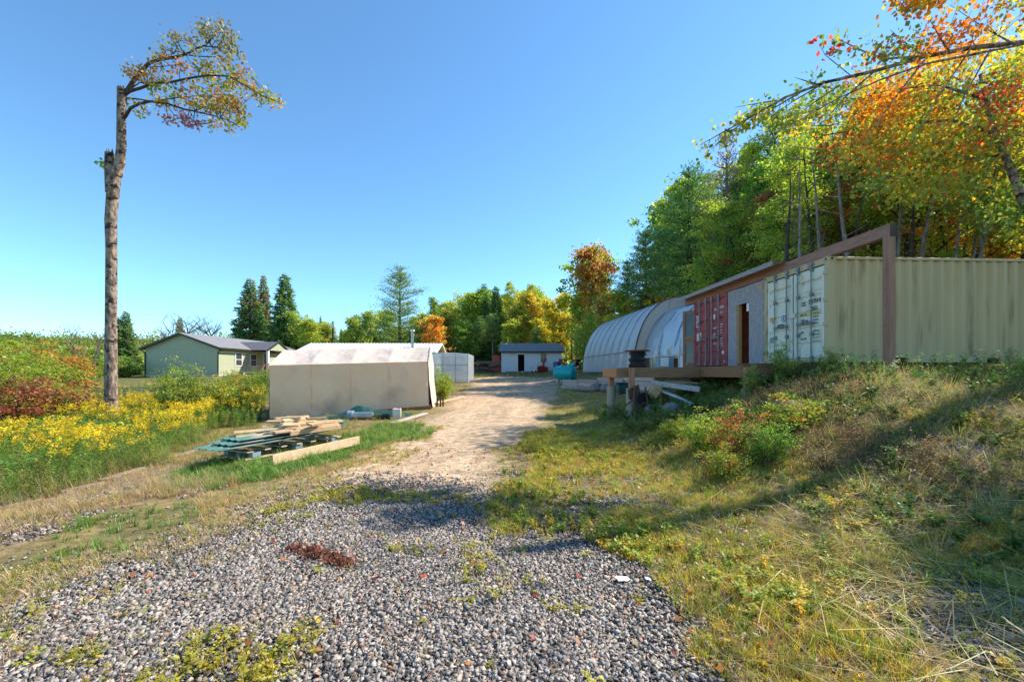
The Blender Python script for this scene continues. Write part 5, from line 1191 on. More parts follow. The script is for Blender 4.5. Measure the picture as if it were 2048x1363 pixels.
def pine(H, Rc, nl, cb=.2, pal=None):
    tb = MB(); lv = Leaves(); pal = pal or [(.10, .20, .06), (.14, .25, .065), (.19, .29, .06)]
    tb.tube([(0, 0, -.3), (.1, 0, H * .5), (0, 0, H)], [.018 * H, .012 * H, .02], 8); zs = []; z = cb * H
    while z < H * .97: zs.append(z); z += .045 * H * rng.uniform(.8, 1.3)
    tot = sum(math.sin(math.pi * min(1, .25 + .75 * (z / H - cb) / (1 - cb))) for z in zs)
    for z in zs:
        rel = (z / H - cb) / (1 - cb); prof = math.sin(math.pi * min(1, .30 + .68 * rel)) ** .8; nb = 5; a0 = rng.uniform(0, 6)
        for k in range(nb):
            az = a0 + k * 1.2566 + rng.uniform(-.3, .3); rr = Rc * prof * rng.uniform(.5, 1.2); bp = curve((0, 0, z), (math.cos(az), math.sin(az), .12 + .4 * rel), rr, 5, .06, .05)
            tb.tube(bp, [.05 * (1 - j / 6) for j in range(6)], 4, cap=False)
            n_ = max(10, int(nl * prof / tot / nb)); t = rng.uniform(.3, 1.05, n_); idx = np.clip((t * 5).astype(int), 0, 5); Q = np.array([tuple(bp[i]) for i in idx])
            side = rng.normal(0, 1, (n_, 3)) * np.array([.16 * rr + .06, .16 * rr + .06, .05]); side[:, 2] += .10 + rng.uniform(0, .1, n_)
            dd = np.array([math.cos(az) * .5, math.sin(az) * .5, .5])[None] + rng.normal(0, .5, (n_, 3))
            lv.P.append(Q + side); lv.D.append(dd / np.linalg.norm(dd, axis=1, keepdims=True)); lv.L.append(rng.uniform(.16, .34, n_)); lv.Wd.append(np.full(n_, .25))
            c = np.array(pal[rng.integers(0, len(pal))]); lv.C.append(c[None] * (1 + rng.uniform(-.25, .25, (n_, 1))) * np.ones((1, 3)))
    return tb, lv
def bare(H, spread, tr=.1, depth=3, seed=0):
    tb = MB()
    def rec(a, d, L, r, k):
        bp = curve(a, d, L, 4, .10, .03); tb.tube(bp, [r * (1 - .55 * j / 4) for j in range(5)], 5 if k > 1 else 3, cap=False)
        if k == 0: return
        for _ in range((7 if depth > 2 else 4) if k < depth else 15):
            j = rng.integers(1, 5); az = rng.uniform(0, 6.28); dd = Vector(bp[min(j, 4)] - bp[j - 1]).normalized() * .7 + Vector((math.cos(az), math.sin(az), .3)) * spread
            rec(bp[j] if j < 5 else bp[4], dd, L * rng.uniform(.3, .5), r * .36, k - 1)
    rec((0, 0, -.2), (0, 0, 1), H * .8, tr, depth); return tb, None

def bush(kind, H, Rc, nl, L=.10):
    tb = MB(); lv = Leaves(); pal = [tuple(.75 * v for v in q) for q in PAL[kind]]; ns = 16
    for i in range(ns):
        az = i * 2.4 + rng.uniform(-.5, .5); sp = rng.uniform(.1, 1); hh = H * (1 - .35 * sp) * rng.uniform(.75, 1.1); bp = curve((math.cos(az) * .1, math.sin(az) * .1, -.1), (math.cos(az) * sp * Rc / H * 1.3, math.sin(az) * sp * Rc / H * 1.3, 1), hh, 6, .10, .0)
        tb.tube(bp, [.022 * (1 - j / 7) for j in range(7)], 4, cap=False)
        for j in range(1, 7):
            for _ in range(3): lv.cluster(bp[j] + Vector(rng.normal(0, 1, 3)) * .2, int(nl / ns / 18 * rng.uniform(.0, 2.0)), .12, L, .7, pal, .8, vr=.35)
    return tb, lv
protos = {}
def mkproto(key, gen, bark):
    tb, lv = gen; me = bpy.data.meshes.new('trunk_' + key); me.from_pydata([tuple(v) for v in tb.V], [], tb.F); me.polygons.foreach_set('use_smooth', np.ones(len(me.polygons), bool)); me.materials.append(M[bark])
    lm = None
    if lv: lm = lv.mesh('crown_' + key); lm.materials.append(M['needle' if key[:4] in ('spru', 'pine', 'dead') else 'leaf'])
    protos[key] = (me, lm, max(v[2] for v in tb.V))
for k in ('green', 'yellowgreen', 'yellow', 'orange', 'mixed', 'aspen', 'rust'):
    for j in range(2 if k not in ('orange', 'rust') else 1):
        mkproto('%s%d' % (k, j), decid(k, 13, 3.0, .34 if j else .24, 14000, L=.15, nlimb=26, clump=.36), 'darkbark')
for k in ('green', 'yellowgreen', 'yellow', 'orange', 'mixed', 'aspen', 'rust'):
    for j in range(2 if k not in ('orange', 'rust') else 1):
        mkproto('far%s%d' % (k, j), decid(k, 13, 3.0, .34 if j else .22, 7000, L=.30, nlimb=24, clump=.42), 'darkbark')
for k in ('green', 'yellowgreen', 'orange', 'mixed', 'rust', 'aspen'): mkproto('bush_' + k, bush(k, 3.0, 1.5, 7000), 'darkbark')
mkproto('slimgreen', decid('green', 15, 1.9, .3, 8500, L=.15, nlimb=26, clump=.30, tr=.13), 'graybark')
mkproto('slimyellow', decid('yellowgreen', 15, 1.8, .35, 7500, L=.15, nlimb=26, clump=.30, tr=.13), 'graybark')
mkproto('spruce0', spruce(14, 3.0, 24000), 'darkbark'); mkproto('spruce1', spruce(13, 2.4, 20000), 'darkbark'); mkproto('spruceb', spruce(14, 3.4, 26000, .35), 'darkbark')
mkproto('pine0', pine(15, 3.8, 14000, .12), 'darkbark'); mkproto('pine1', pine(16, 2.6, 12000, .35), 'darkbark'); mkproto('pine2', pine(17, 2.8, 10000, .5), 'graybark')
mkproto('deadpine', pine(16, 2.4, 2600, .3, [(.30, .17, .13), (.24, .15, .12)]), 'graybark')
mkproto('bare0', bare(9, .9, .2, 3), 'twig'); mkproto('bare1', bare(9, .55, .15, 3), 'twig'); mkproto('bare2', bare(9, 1.1, .22, 3), 'twig')
KN = {'green': ('maple_tree', 'green leafy tree', 'tree'), 'yellowgreen': ('maple_tree', 'yellow green leafy tree', 'tree'), 'yellow': ('birch_tree', 'bright yellow autumn tree', 'tree'), 'orange': ('maple_tree', 'orange autumn maple', 'tree'), 'rust': ('maple_tree', 'rust red autumn maple', 'tree'), 'mixed': ('maple_tree', 'maple turning from green to orange', 'tree'), 'aspen': ('aspen_tree', 'pale green aspen', 'tree'),
      'slimgreen': ('ash_tree', 'slender green tree', 'tree'), 'slimyellow': ('birch_tree', 'slender yellow green tree', 'tree'), 'spruce': ('spruce_tree', 'dark conical spruce', 'spruce'), 'pine': ('pine_tree', 'tall green pine', 'pine'), 'deadpine': ('pine_tree', 'dying pine with rusty needles', 'pine'), 'bare': ('bare_tree', 'leafless grey tree', 'bare tree'), **{'bush_' + k: ('bush', k + ' bush', 'bush') for k in ('green', 'yellowgreen', 'orange', 'mixed', 'rust', 'aspen')}, 'spruceb': ('spruce_tree', 'broad spruce with brown inner needles', 'spruce')}
ntree = 0
def tree(key, x, y, H, label=None, where='', group=None, wid=1.0, rz=None):
    global ntree
    tm, lm, h0 = protos[key]; key0 = key[3:] if key[:3] == 'far' else key; base = key0 if key0 in KN else key0.rstrip('0123456789'); nm, kd, cat = KN[base]; s = H / h0; sw = (s ** .75 if key[:4] != 'bush' else s ** .5) * wid
    o = thing(nm, label or (kd + ' ' + where), cat, (x, y, gz1(x, y)), rng.uniform(0, 6.28) if rz is None else rz, group); o.scale = (sw, sw, s)
    linkmesh('trunk', tm, None, o)
    if lm: linkmesh('crown', lm, None, o)
    ntree += 1; return o
FARK = set()
def zone(px, Y):
    z = 'over the greenhouse far end' if px < 1260 else 'over the greenhouse arch' if px < 1370 else 'over the red container' if px < 1460 else 'over the strand board wall' if px < 1530 else 'over the pale container doors' if px < 1660 else 'between the container doors and the tall post' if px < 1770 else 'just right of the tall post' if px < 1880 else 'near the right end of the beige container' if px < 2048 else 'cut by the right edge of the photo'
    return z + (', near rows' if Y < 30 else ', middle rows' if Y < 42 else ', far rows')
def treepx(key, px, top, Y, label=None, where='', group=None, wid=1.0):
    if Y > 38 and 'far' + key in protos: key = 'far' + key
    x = (px - CX) / F * Y; H = EH + (HY - top) / F * Y - gz1(x, Y); return tree(key, x, Y, max(H, 1.5), label, where, group, wid)

g1 = 'trees behind the house and the tent'
treepx('spruceb', 500, 553, 62, 'broad spruce with brown inner needles, leftmost of the three behind the house', group=g1, wid=1.15)
treepx('spruceb', 527, 546, 66, 'narrow brown topped spruce between two others behind the house', group=g1, wid=.7)
treepx('spruce0', 570, 543, 62, 'dark green spruce, rightmost of the three tall ones behind the house', group=g1, wid=1.15)
treepx('pine0', 800, 533, 58, 'big spreading pine standing tall behind the chimney pipe', group=g1, wid=1.15)
treepx('orange0', 866, 632, 52, 'small orange autumn maple behind the grow tunnel', group=g1, wid=1.0)
treepx('spruce1', 641, 630, 68, 'thin dark spruce tip behind the pole', group=g1, wid=.4)
treepx('spruce1', 682, 655, 68, 'short dark spruce right of the pole', group=g1, wid=.5)
for px, t, k in ((605, 628, 'aspen0'), (628, 640, 'yellowgreen1'), (655, 648, 'aspen1'), (700, 632, 'green0'), (722, 640, 'aspen0'), (745, 628, 'yellowgreen0'), (770, 622, 'aspen1'), (828, 625, 'yellowgreen1'), (845, 640, 'yellow0'), (868, 598, 'slimgreen'), (895, 606, 'green1')):
    treepx(k, px, t, 60 + rng.uniform(-2, 6), where='in the tree row ' + ('left of the pole' if px < 660 else 'right of the pole' if px < 735 else 'by the big spreading pine' if px < 840 else 'beside the orange maple'), group='trees above the metal roof', wid=.95)
treepx('spruce0', 252, 619, 60, 'dark spruce right of the broken trunk', group='trees at far left'); treepx('spruce1', 238, 632, 60, 'dark spruce half hidden by the broken trunk', group='trees at far left')
treepx('spruce1', 360, 632, 62, 'small spruce tip above the house ridge', group=g1, wid=.8)
for i, (k, px, t, wd_) in enumerate((('bare0', 335, 622, 1.1), ('bare2', 375, 628, 1.1), ('bare1', 405, 630, 1.2), ('bare2', 440, 632, 1.0), ('bare0', 315, 650, 1.0))):
    treepx(k, px, t, 56 + i, ['leafless tree with open crown behind the left end of the house', 'leafless tree behind the house ridge, second from left', 'leafless tree behind the middle of the house roof', 'leafless tree nearest the tall spruces', 'small leafless tree left of the house roof'][i], group='bare trees behind the house', wid=wd_)
treepx('bare1', 160, 640, 34, 'slender bare snag left of the broken trunk, the left one of two', group='bare snags at left', wid=.7); treepx('bare1', 186, 652, 33, 'slender bare snag close to the broken trunk, the right one of two', group='bare snags at left', wid=.7)
# bushes and small trees at left
mk = [('bush_mixed', 60, 690, 22, 1.3), ('bush_orange', 112, 698, 24, 1.1), ('yellowgreen0', 20, 680, 34, 1.1), ('bush_mixed', 35, 695, 26, 1.4), ('bush_mixed', 135, 702, 30, 1.3), ('green1', -40, 670, 32, 1.2), ('bush_yellowgreen', 3, 705, 18, 1.5), ('bush_rust', 95, 762, 14, 1.3), ('bush_rust', 20, 768, 13, 1.3), ('green1', 200, 700, 42, 1.0), ('bush_aspen', 245, 715, 40, 1.8), ('bush_green', 170, 728, 34, 1.6), ('bush_yellowgreen', 70, 725, 18, 1.4), ('green1', 262, 712, 46, 1.1), ('aspen1', 145, 690, 48, 1.0)]
lb = ['rust red sapling at the left edge', 'bright orange maple sapling in the left bushes', 'yellow green tree at the left edge, farther back', 'maple sapling turning orange behind the rust red bushes', 'mottled bush just left of the snags', 'green tree cut by the left edge of the photo', 'yellow green bush on the left edge above the goldenrod', 'dark red low bush behind the sumac', 'dark red low bush at the left edge of the field', 'green bush behind the broken trunk', 'yellow green bush between trunk and house', 'green bush beneath the bare snags', 'low mottled bush in front of the orange sapling', 'green bush next to the house corner', 'pale green tree beyond the snags']
for q, l in zip(mk, lb):
    k, px, t, Y, wd_ = q; o = treepx(k, px, t, Y, l, group='bushes and saplings at left', wid=wd_)
for i, (px, t, Y, k, wd_) in enumerate(((352, 726, 16, 'bush_yellowgreen', .6), (375, 740, 15.5, 'bush_aspen', .7), (405, 752, 15.5, 'bush_yellowgreen', .9), (432, 772, 16, 'bush_yellowgreen', 1.1), (500, 752, 22, 'bush_green', 1.2), (524, 746, 24, 'bush_green', 1.2), (884, 738, 20.5, 'bush_yellowgreen', .75), (460, 778, 19, 'bush_mixed', 1.2))):
    treepx(k, px, t, Y, ['pale yellow shrub in front of the green gable wall', 'thin light shrub left of the pale yellow one', 'green shrub right of the pale yellow one', 'low yellow green shrub in the middle of the weeds', 'dense green shrub left of the tent', 'dense green shrub touching the tent corner', 'yellow green shrub between tent and grow tunnel', 'low mottled shrub on the slope below the house'][i], group='shrubs around the tent and house', wid=wd_)
for i, (px, py, top, k, wd_) in enumerate(((1405, 905, 800, 'bush_yellowgreen', .6), (1480, 915, 800, 'bush_rust', .45), (1530, 930, 815, 'bush_green', .5), (1440, 960, 870, 'bush_mixed', .5), (1350, 880, 835, 'bush_yellowgreen', .6), (1600, 860, 770, 'bush_mixed', .8), (1480, 860, 790, 'bush_yellowgreen', .8))):
    g_ = G(px, py); Y = g_[1]; x = g_[0]; H = EH + (HY - top) / F * Y - gz1(x, Y)
    tree(k, x, Y, max(.45, H * .78), ['light green weed clump on the bank left of the pinkish one', 'pinkish brown seeding weed clump on the bank', 'green weed clump right of the pinkish one', 'mottled weed clump lowest on the bank', 'small light weed clump nearest the deck footing', 'mottled weed clump by the bluish boulder', 'light green weed clump under the deck edge'][i], group='tall weed clumps on the bank', wid=wd_ * 1.25)
for i, (px, Y, top) in enumerate(((1562, 9.7, 690), (1662, 9.6, 700), (1500, 9.6, 735))):
    x = (px - CX) / F * Y; tree('bush_aspen', x, Y, EH + (HY - top) / F * Y - gz1(x, Y), ['spindly weed standing before the left container door', 'spindly weed at the near corner of the beige container', 'low weed under the deck edge'][i], group='weeds in front of the containers', wid=.42)
# centre wood
SX = [0, 560, 620, 680, 740, 800, 840, 900, 940, 965, 990, 1020, 1060, 1100, 1120, 1145, 1180, 1240, 1290, 1340, 1385, 1460, 1560, 1700, 1850, 2048, 2500]
SY = [690, 640, 632, 650, 640, 640, 610, 608, 582, 570, 578, 570, 572, 585, 588, 535, 505, 500, 468, 430, 345, 275, 230, 190, 110, -20, -120]
g2_ = 'trees of the wood behind the white shed'
for px, t, k, Y in ((905, 605, 'aspen1', 62), (925, 590, 'yellowgreen0', 60), (948, 578, 'slimgreen', 60), (968, 565, 'spruce1', 62), (992, 568, 'spruce0', 60), (1020, 565, 'slimyellow', 60), (1045, 580, 'aspen0', 62), (1062, 570, 'slimyellow', 58), (1085, 592, 'yellow0', 58), (1108, 588, 'yellow1', 56), (1076, 640, 'spruce1', 54), (1100, 640, 'yellow0', 53), (1072, 655, 'pine0', 52), (935, 640, 'green1', 56), (960, 630, 'pine1', 57), (1010, 640, 'yellowgreen1', 55), (1040, 632, 'mixed0', 56), (912, 672, 'spruce1', 55), (985, 625, 'pine2', 56), (1125, 600, 'yellow0', 55)):
    treepx(k, px, t, Y, where='in the wood behind the white shed', group=g2_, wid=.9)
for i in range(46):
    px = rng.uniform(860, 1150); Y = rng.uniform(60, 84); t = np.interp(px, SX, SY) + rng.uniform(5, 60)
    k = ['green0', 'green1', 'yellowgreen0', 'aspen0', 'slimgreen', 'pine1', 'spruce1', 'yellow1', 'slimyellow', 'pine2'][rng.integers(0, 10)]
    treepx(k, px, t, Y, where='deep in the wood behind the shed', group='trees deep in the wood behind the shed')
for i in range(26):
    px = rng.uniform(560, 870); Y = rng.uniform(66, 90); t = np.interp(px, SX, SY) + rng.uniform(8, 45)
    k = ['green0', 'green1', 'yellowgreen0', 'aspen0', 'yellowgreen1', 'aspen1'][rng.integers(0, 6)]
    treepx(k, px, t, Y, where='at the far back behind the metal roof', group='far trees behind the metal roof')
# right hand wood
g3 = 'trees of the right hand wood'
named = [('mixed0', 1170, 500, 50, 'maple with orange top above the far end of the greenhouse', 1.1), ('rust0', 1215, 492, 48, 'rusty topped maple above the greenhouse roof', .95), ('pine1', 1255, 520, 46, 'pine above the middle of the greenhouse', .9), ('pine1', 1290, 462, 42, 'dark pine rising above the greenhouse arch', 1.1), ('yellow0', 1270, 580, 44, 'yellow bush behind the greenhouse roof', 1.0), ('pine2', 1330, 450, 38, 'slim pine right of the dark pine', 1.0), ('pine1', 1378, 335, 32, 'tall blue green pine at the edge of the right hand wood', 1.2), ('pine1', 1410, 345, 35, 'pine beside the tall blue green one', 1.1), ('deadpine', 1452, 262, 30, 'dying pine with pinkish bare top', .9), ('yellowgreen0', 1420, 405, 26, 'yellow green tree in front of the tall pines', .9), ('pine1', 1550, 225, 30, 'tallest pine behind the maple branch', 1.1), ('rust0', 1530, 380, 25, 'reddish maple above the red container', .9), ('green0', 1480, 400, 24, 'green tree left of the reddish maple', .9), ('green1', 1600, 300, 26, 'dense green tree above the white container doors', 1.0), ('mixed1', 1680, 330, 22, 'maple turning orange above the wooden beam', 1.0), ('yellowgreen1', 1760, 260, 24, 'yellow green tree above the top of the post', 1.0), ('slimgreen', 1500, 330, 27, 'slender green tree right of the dying pine', 1.0)]
for k, px, t, Y, l, wd_ in named: treepx(k, px, t, Y, l, group=g3, wid=wd_)
for i, (k, px, t, Y) in enumerate((('orange0', 1740, 225, 21), ('mixed1', 1830, 260, 18), ('yellow0', 1900, 200, 22), ('orange0', 1960, 270, 18), ('yellow1', 2020, 230, 20), ('slimyellow', 1640, 250, 24), ('yellowgreen1', 1590, 300, 23), ('yellowgreen1', 2040, 330, 17))):
    treepx(k, px, t, Y, ['orange maple behind the top of the post', 'half orange maple above the beige container', 'yellow tree above the beige container', 'orange maple above the beige container near the right edge', 'yellow tree at the right edge above the container', 'slim yellow green tree behind the bough, left of the post', 'yellow green tree above the beam', 'yellow green tree low at the right edge'][i], group=g3, wid=1.0)
for i in range(56):
    px = rng.uniform(1140, 2200); Y = rng.uniform(24, 62) if px < 1500 else rng.uniform(17, 48)
    if px < 1420: Y = rng.uniform(36, 66)
    t = np.interp(px, SX, SY) + rng.uniform(25, 190)
    if px > 1600: t = max(t, 215)
    k = ['green1', 'yellowgreen1', 'yellowgreen0', 'yellowgreen1', 'mixed0', 'pine2', 'slimgreen', 'slimyellow', 'yellow1', 'yellowgreen1', 'pine2', 'slimyellow', 'slimyellow'][rng.integers(0, 13)]
    treepx(k, px, t, Y, where=zone(px, Y), group='trees deep in the right hand wood', wid=.9)
for i in range(26):
    px = rng.uniform(1180, 2300); Y = rng.uniform(19, 40) if px > 1450 else rng.uniform(36, 52)
    x = (px - CX) / F * Y; tree(['yellowgreen0', 'bush_yellowgreen', 'yellow0', 'bush_aspen'][rng.integers(0, 4)], x, Y, rng.uniform(3.5, 6.5), where='standing low ' + zone(px, Y), group='young trees under the right hand wood', wid=1.1)
# bare trunks visible above the container
def stem(H, r):
    tb = MB(); p = curve((0, 0, -.3), (.03, 0, 1), H, 9, .025, .01); tb.tube(p, [r * (1 - .106 * j) for j in range(10)], 8)
    for j in range(3, 10):
        for _ in range(2):
            az = rng.uniform(0, 6.28); tb.tube(curve(p[j - 1].lerp(p[j], rng.uniform(0, 1)), (math.cos(az), math.sin(az), .5), rng.uniform(.4, 1.6), 3, .1), [.03, .02, .012, .005], 4, cap=False)
    return tb, None
mkproto('stem0', stem(11, .15), 'darkbark'); mkproto('stem1', stem(11, .13), 'graybark')
KN['stem'] = ('tree_trunk', 'dark straight tree trunk', 'tree trunk')
for i, px in enumerate((1575, 1590, 1618, 1655, 1690, 1712, 1742, 1785, 1810, 1822, 1862, 1872, 1915, 1940, 1972, 2022, 1425, 1443, 1560, 1602, 1640, 1668, 1725, 1835, 1850, 1885, 1905, 1925, 1990, 2010, 2035, 1770, 1700, 1955, 2075)):
    x = (px - CX) / F * (Y := rng.uniform(14.5, 22) + (9 if px < 1500 else 0)); tree('stem%d' % (i % 2), x, Y, rng.uniform(6.5, 9.5), where=zone(px, Y), group='straight trunks above the containers', wid=1.2)

# ------------------------------------------------------------------ broken dead maple on the left
YB = 14.0
def B(px, py, dy=0): return W(px, py, YB + dy)
bt = thing('broken_maple', 'tall broken maple trunk with a single leafy bough swept to the right', 'tree', (B(222, 800).x, YB, gz1(B(222, 800).x, YB)))
off = Vector(bt.location)
tb = MB()
def T(pts, rs, n=10, cap=True):
    P = [Vector(p) - off for p in pts]; tb.tube(P, [r * YB / F for r in rs], n, cap=cap)
T([B(222, 835), B(222, 800), B(222, 740), B(222, 660), B(222.5, 580), B(223, 500), B(221.5, 440), B(226, 385), B(231, 350), B(238, 330)], [12.4, 10.8, 10.0, 9.5, 9.2, 9.0, 9.5, 10.0, 9.2, 7.2], 16)
T([B(224, 385), B(221, 350), B(219.5, 325), B(219, 306)], [10.5, 9.5, 8.5, 7.5], 12)
T([B(233, 350), B(240, 325), B(243, 290), B(242.5, 250), B(243, 210), B(242, 176)], [9.5, 8.5, 8, 7.5, 7.5, 6.5], 12)
for a in range(7):
    q = a * .9; T([B(219 + 6 * math.cos(q), 308, .1 * math.sin(q)), B(219 + 6.5 * math.cos(q), 300 - 5 * random.random(), .1 * math.sin(q))], [2.2, .3], 4); T([B(242 + 5 * math.cos(q), 178, .08 * math.sin(q)), B(242 + 5.5 * math.cos(q), 171 - 4 * random.random(), .08 * math.sin(q))], [1.8, .3], 4)
tk = tb.build('trunk', M['bark'], bt, True)
tb = MB()
KP = []
def K(l, r0, r1, dz=0):
    P = [B(180 + x / 4.5425, 20 + y / 4.5425, dz * i / len(l)) for i, (x, y) in enumerate(l)]; n = len(P); T(P, [r0 + (r1 - r0) * i / (n - 1) for i in range(n)], 6); KP.extend(P); KP.extend([P[i].lerp(P[i + 1], .5) for i in range(n - 1)]); return P
K([(290, 800), (330, 745), (400, 640), (460, 560), (540, 480), (640, 450), (740, 435), (870, 405), (970, 350), (1050, 320), (1130, 240), (1180, 170), (1190, 110)], 4.5, .5, .8)
K([(870, 405), (960, 420), (1170, 430), (1260, 470)], 1.4, .4, .5); K([(1050, 330), (1150, 340), (1250, 345), (1340, 400)], 1.2, .4, -.5)
K([(330, 760), (370, 735), (460, 710), (580, 665), (740, 655), (900, 620), (1060, 595), (1250, 600), (1400, 680), (1560, 780), (1720, 840)], 3.2, .4, -1.2); K([(350, 730), (450, 660), (600, 655)], 1.5, .4)
K([(300, 805), (330, 800), (440, 810), (560, 830), (760, 800), (980, 780), (1200, 800)], 1.8, .4, .6)
K([(300, 990), (320, 970), (370, 890), (450, 850), (550, 830), (700, 850), (850, 900), (950, 920), (1120, 960), (1250, 1000), (1350, 1060)], 3.4, .5, -.8)
K([(760, 400), (790, 340), (740, 260)], 1.0, .3); K([(540, 520), (660, 515), (790, 495)], 1, .3); K([(700, 870), (760, 950), (960, 1030)], .9, .3, .4); K([(560, 700), (570, 780), (600, 820)], .7, .3)
K([(1060, 600), (1120, 560), (1050, 500)], .9, .3); K([(1250, 600), (1340, 560), (1400, 540)], .8, .3); K([(950, 920), (1040, 880), (1200, 860), (1340, 900)], 1.1, .3)
lv = Leaves(); CL = [(340, 575, 1), (400, 580, .6), (450, 545, 1.4), (540, 600, 1.4), (640, 560, 1.3), (730, 245, .8), (790, 250, .9), (675, 345, .6), (800, 345, .9), (905, 290, 1.2), (950, 350, 1), (1000, 200, .9), (1060, 150, 1), (1130, 135, .8), (1190, 110, .7), (1200, 190, 1.2), (1060, 225, 1), (1250, 280, 1.4), (1290, 205, .7), (1300, 330, 1.2), (1335, 400, 1), (1250, 400, 1), (1255, 480, 1.3), (1140, 370, .6), (815, 490, 1), (760, 550, .5), (1040, 520, 2.2), (1110, 560, 1.6), (1280, 560, 1.3), (1345, 600, 1.3), (1400, 550, .7), (940, 550, .8), (960, 680, 1.2), (1060, 640, 1.2), (1120, 720, 1.5), (1300, 720, 2.0), (1240, 680, 1.2), (1450, 680, 1.5), (1500, 725, 1.6), (1600, 790, 1.5), (1660, 820, 1.2), (1720, 840, .6), (780, 755, 1.3), (640, 680, 1.2), (555, 700, 1.0), (380, 820, .5), (490, 895, .9), (440, 935, .3), (600, 825, 1.1), (700, 840, .9), (920, 830, 1.6), (1040, 800, 2.0), (1100, 860, 2.2), (1180, 880, 2.0), (1250, 840, 1.8), (1340, 880, 1.4), (1370, 930, 1.2), (740, 985, 1.1), (830, 965, 1.1), (880, 1015, 1.1), (960, 1030, .8), (1110, 1010, .9), (1220, 1020, 1.2), (1350, 1000, 1.2), (1375, 1010, .9), (1240, 1065, .7), (1000, 870, 1.2), (600, 400, .6), (690, 420, .5), (560, 470, .6), (620, 420, .5), (850, 760, .9), (1200, 800, 1.4), (1320, 830, 1)]
for x, y, s in CL:
    purple = y > 940 and x < 1000; pal = [(.30, .13, .13), (.36, .2, .12)] if purple else ([(.36, .33, .10), (.30, .24, .13), (.20, .22, .06)] if y < 420 else [(.48, .36, .06), (.30, .34, .06), (.50, .24, .05), (.22, .27, .05)])
    for _ in range(3):
        c = B(180 + (x + rng.normal(0, 18)) / 4.5425, 20 + (y + rng.normal(0, 18)) / 4.5425, rng.uniform(-.8, .8) * .9) - off
        q_ = min(KP, key=lambda p: (p - off - c).length); T([q_, q_.lerp(c + off, .5) + Vector(rng.normal(0, .04, 3)), c + off], [.9, .6, .3], 4, False)
        lv.cluster(c, int(17 * s), .10 * (.7 + .5 * s), .11, .72, [tuple(.78 * v for v in q) for q in pal], .85)
for a in range(5): lv.cluster(B(208, 328) - off, 5, .07, .14, .7, PAL['green'])
bo = tb.build('bough', M['darkbark'], bt, True)
lm = lv.mesh('foliage'); linkmesh('foliage', lm, M['leaf'], bt)

# ------------------------------------------------------------------ big autumn maple at the right
mt = thing('autumn_maple', 'large orange and yellow maple overhanging the containers from the right edge', 'tree', (13.4, 9.0, gz1(13.4, 9.0))); off = Vector(mt.location); off_ = off
tb = MB(); lv = Leaves()
TP = []
def TT(pts, r, n=8):
    P = [Vector(p) - off_ for p in pts]; m = len(P); TP.extend(P); TP.extend([P[i].lerp(P[i + 1], .5) for i in range(m - 1)]); tb.tube(P, [r[0] + (r[1] - r[0]) * i / (m - 1) for i in range(m)], n); return P
TT([(13.4, 9, 1.0), (13.3, 9, 4), (13.0, 8.9, 7), (12.8, 8.9, 10), (12.9, 9, 13)], (.30, .10), 12)
A = TT([(13.1, 8.9, 6.8), W(2140, 70, 8.9), W(2048, 85, 8.7), W(1940, 96, 8.5), W(1850, 113, 8.3), W(1750, 142, 8.2), W(1650, 165, 8.1), W(1570, 195, 8.0), W(1500, 235, 8.0), W(1440, 268, 8.0), W(1400, 290, 8.0)], (.062, .005))
TT([W(2048, 88, 8.7), W(1940, 110, 8.2), W(1850, 128, 7.9), W(1760, 160, 7.7), W(1680, 195, 7.6), W(1600, 240, 7.6), W(1540, 270, 7.5)], (.026, .005), 6)
TT([W(1850, 113, 8.3), W(1760, 118, 8.6), W(1700, 90, 8.9), W(1670, 75, 9)], (.025, .004), 5)
TT([W(1700, 150, 8.2), W(1650, 110, 8.3), W(1640, 90, 8.3)], (.012, .003), 4)
for a, b_ in (((1750, 142), (1640, 250)), ((1680, 170), (1560, 260)), ((1650, 165), (1520, 250)), ((1600, 185), (1450, 285)), ((1850, 120), (1720, 300)), ((1940, 100), (1800, 330)), ((1500, 235), (1420, 300)), ((1980, 100), (1880, 300)), ((1560, 200), (1470, 215)), ((1640, 170), (1590, 155)), ((1900, 105), (1860, 40)), ((2030, 90), (1900, 10)), ((1850, 113), (1780, 60)), ((1560, 200), (1500, 265))):
    dy = rng.uniform(-.8, 1.2); TT([W(a[0], a[1], 8.2), W((a[0] + b_[0]) / 2, (a[1] * .55 + b_[1] * .45), 8.2 + dy * .5), W(b_[0], b_[1], 8.2 + dy)], (.018, .004), 5)
# leaning limb seen against the leaves
TT([(13.6, 9.3, 3.2), W(2150, 520, 11.5), W(2045, 400, 12.5), W(2010, 310, 13), W(1985, 250, 13.3), W(1960, 150, 13.5)], (.17, .04), 8)
TT([W(1985, 265, 13.3), W(1900, 240, 13.6), W(1780, 250, 14), W(1650, 270, 14)], (.06, .015), 6); TT([W(2010, 310, 13), W(1920, 320, 13.5), W(1820, 350, 14), W(1720, 360, 14)], (.05, .012), 6); TT([W(1975, 200, 13.4), W(1880, 170, 13.5), W(1780, 180, 13.6), W(1660, 210, 13.6)], (.05, .012), 6)
G_, O_, Y2_, R_ = [(.16, .24, .04), (.22, .28, .05), (.10, .17, .03)], [(.60, .24, .03), (.62, .32, .035), (.50, .17, .03)], [(.58, .40, .04), (.48, .40, .045), (.32, .36, .045), (.22, .28, .045)], [(.5, .1, .05), (.55, .2, .04)]
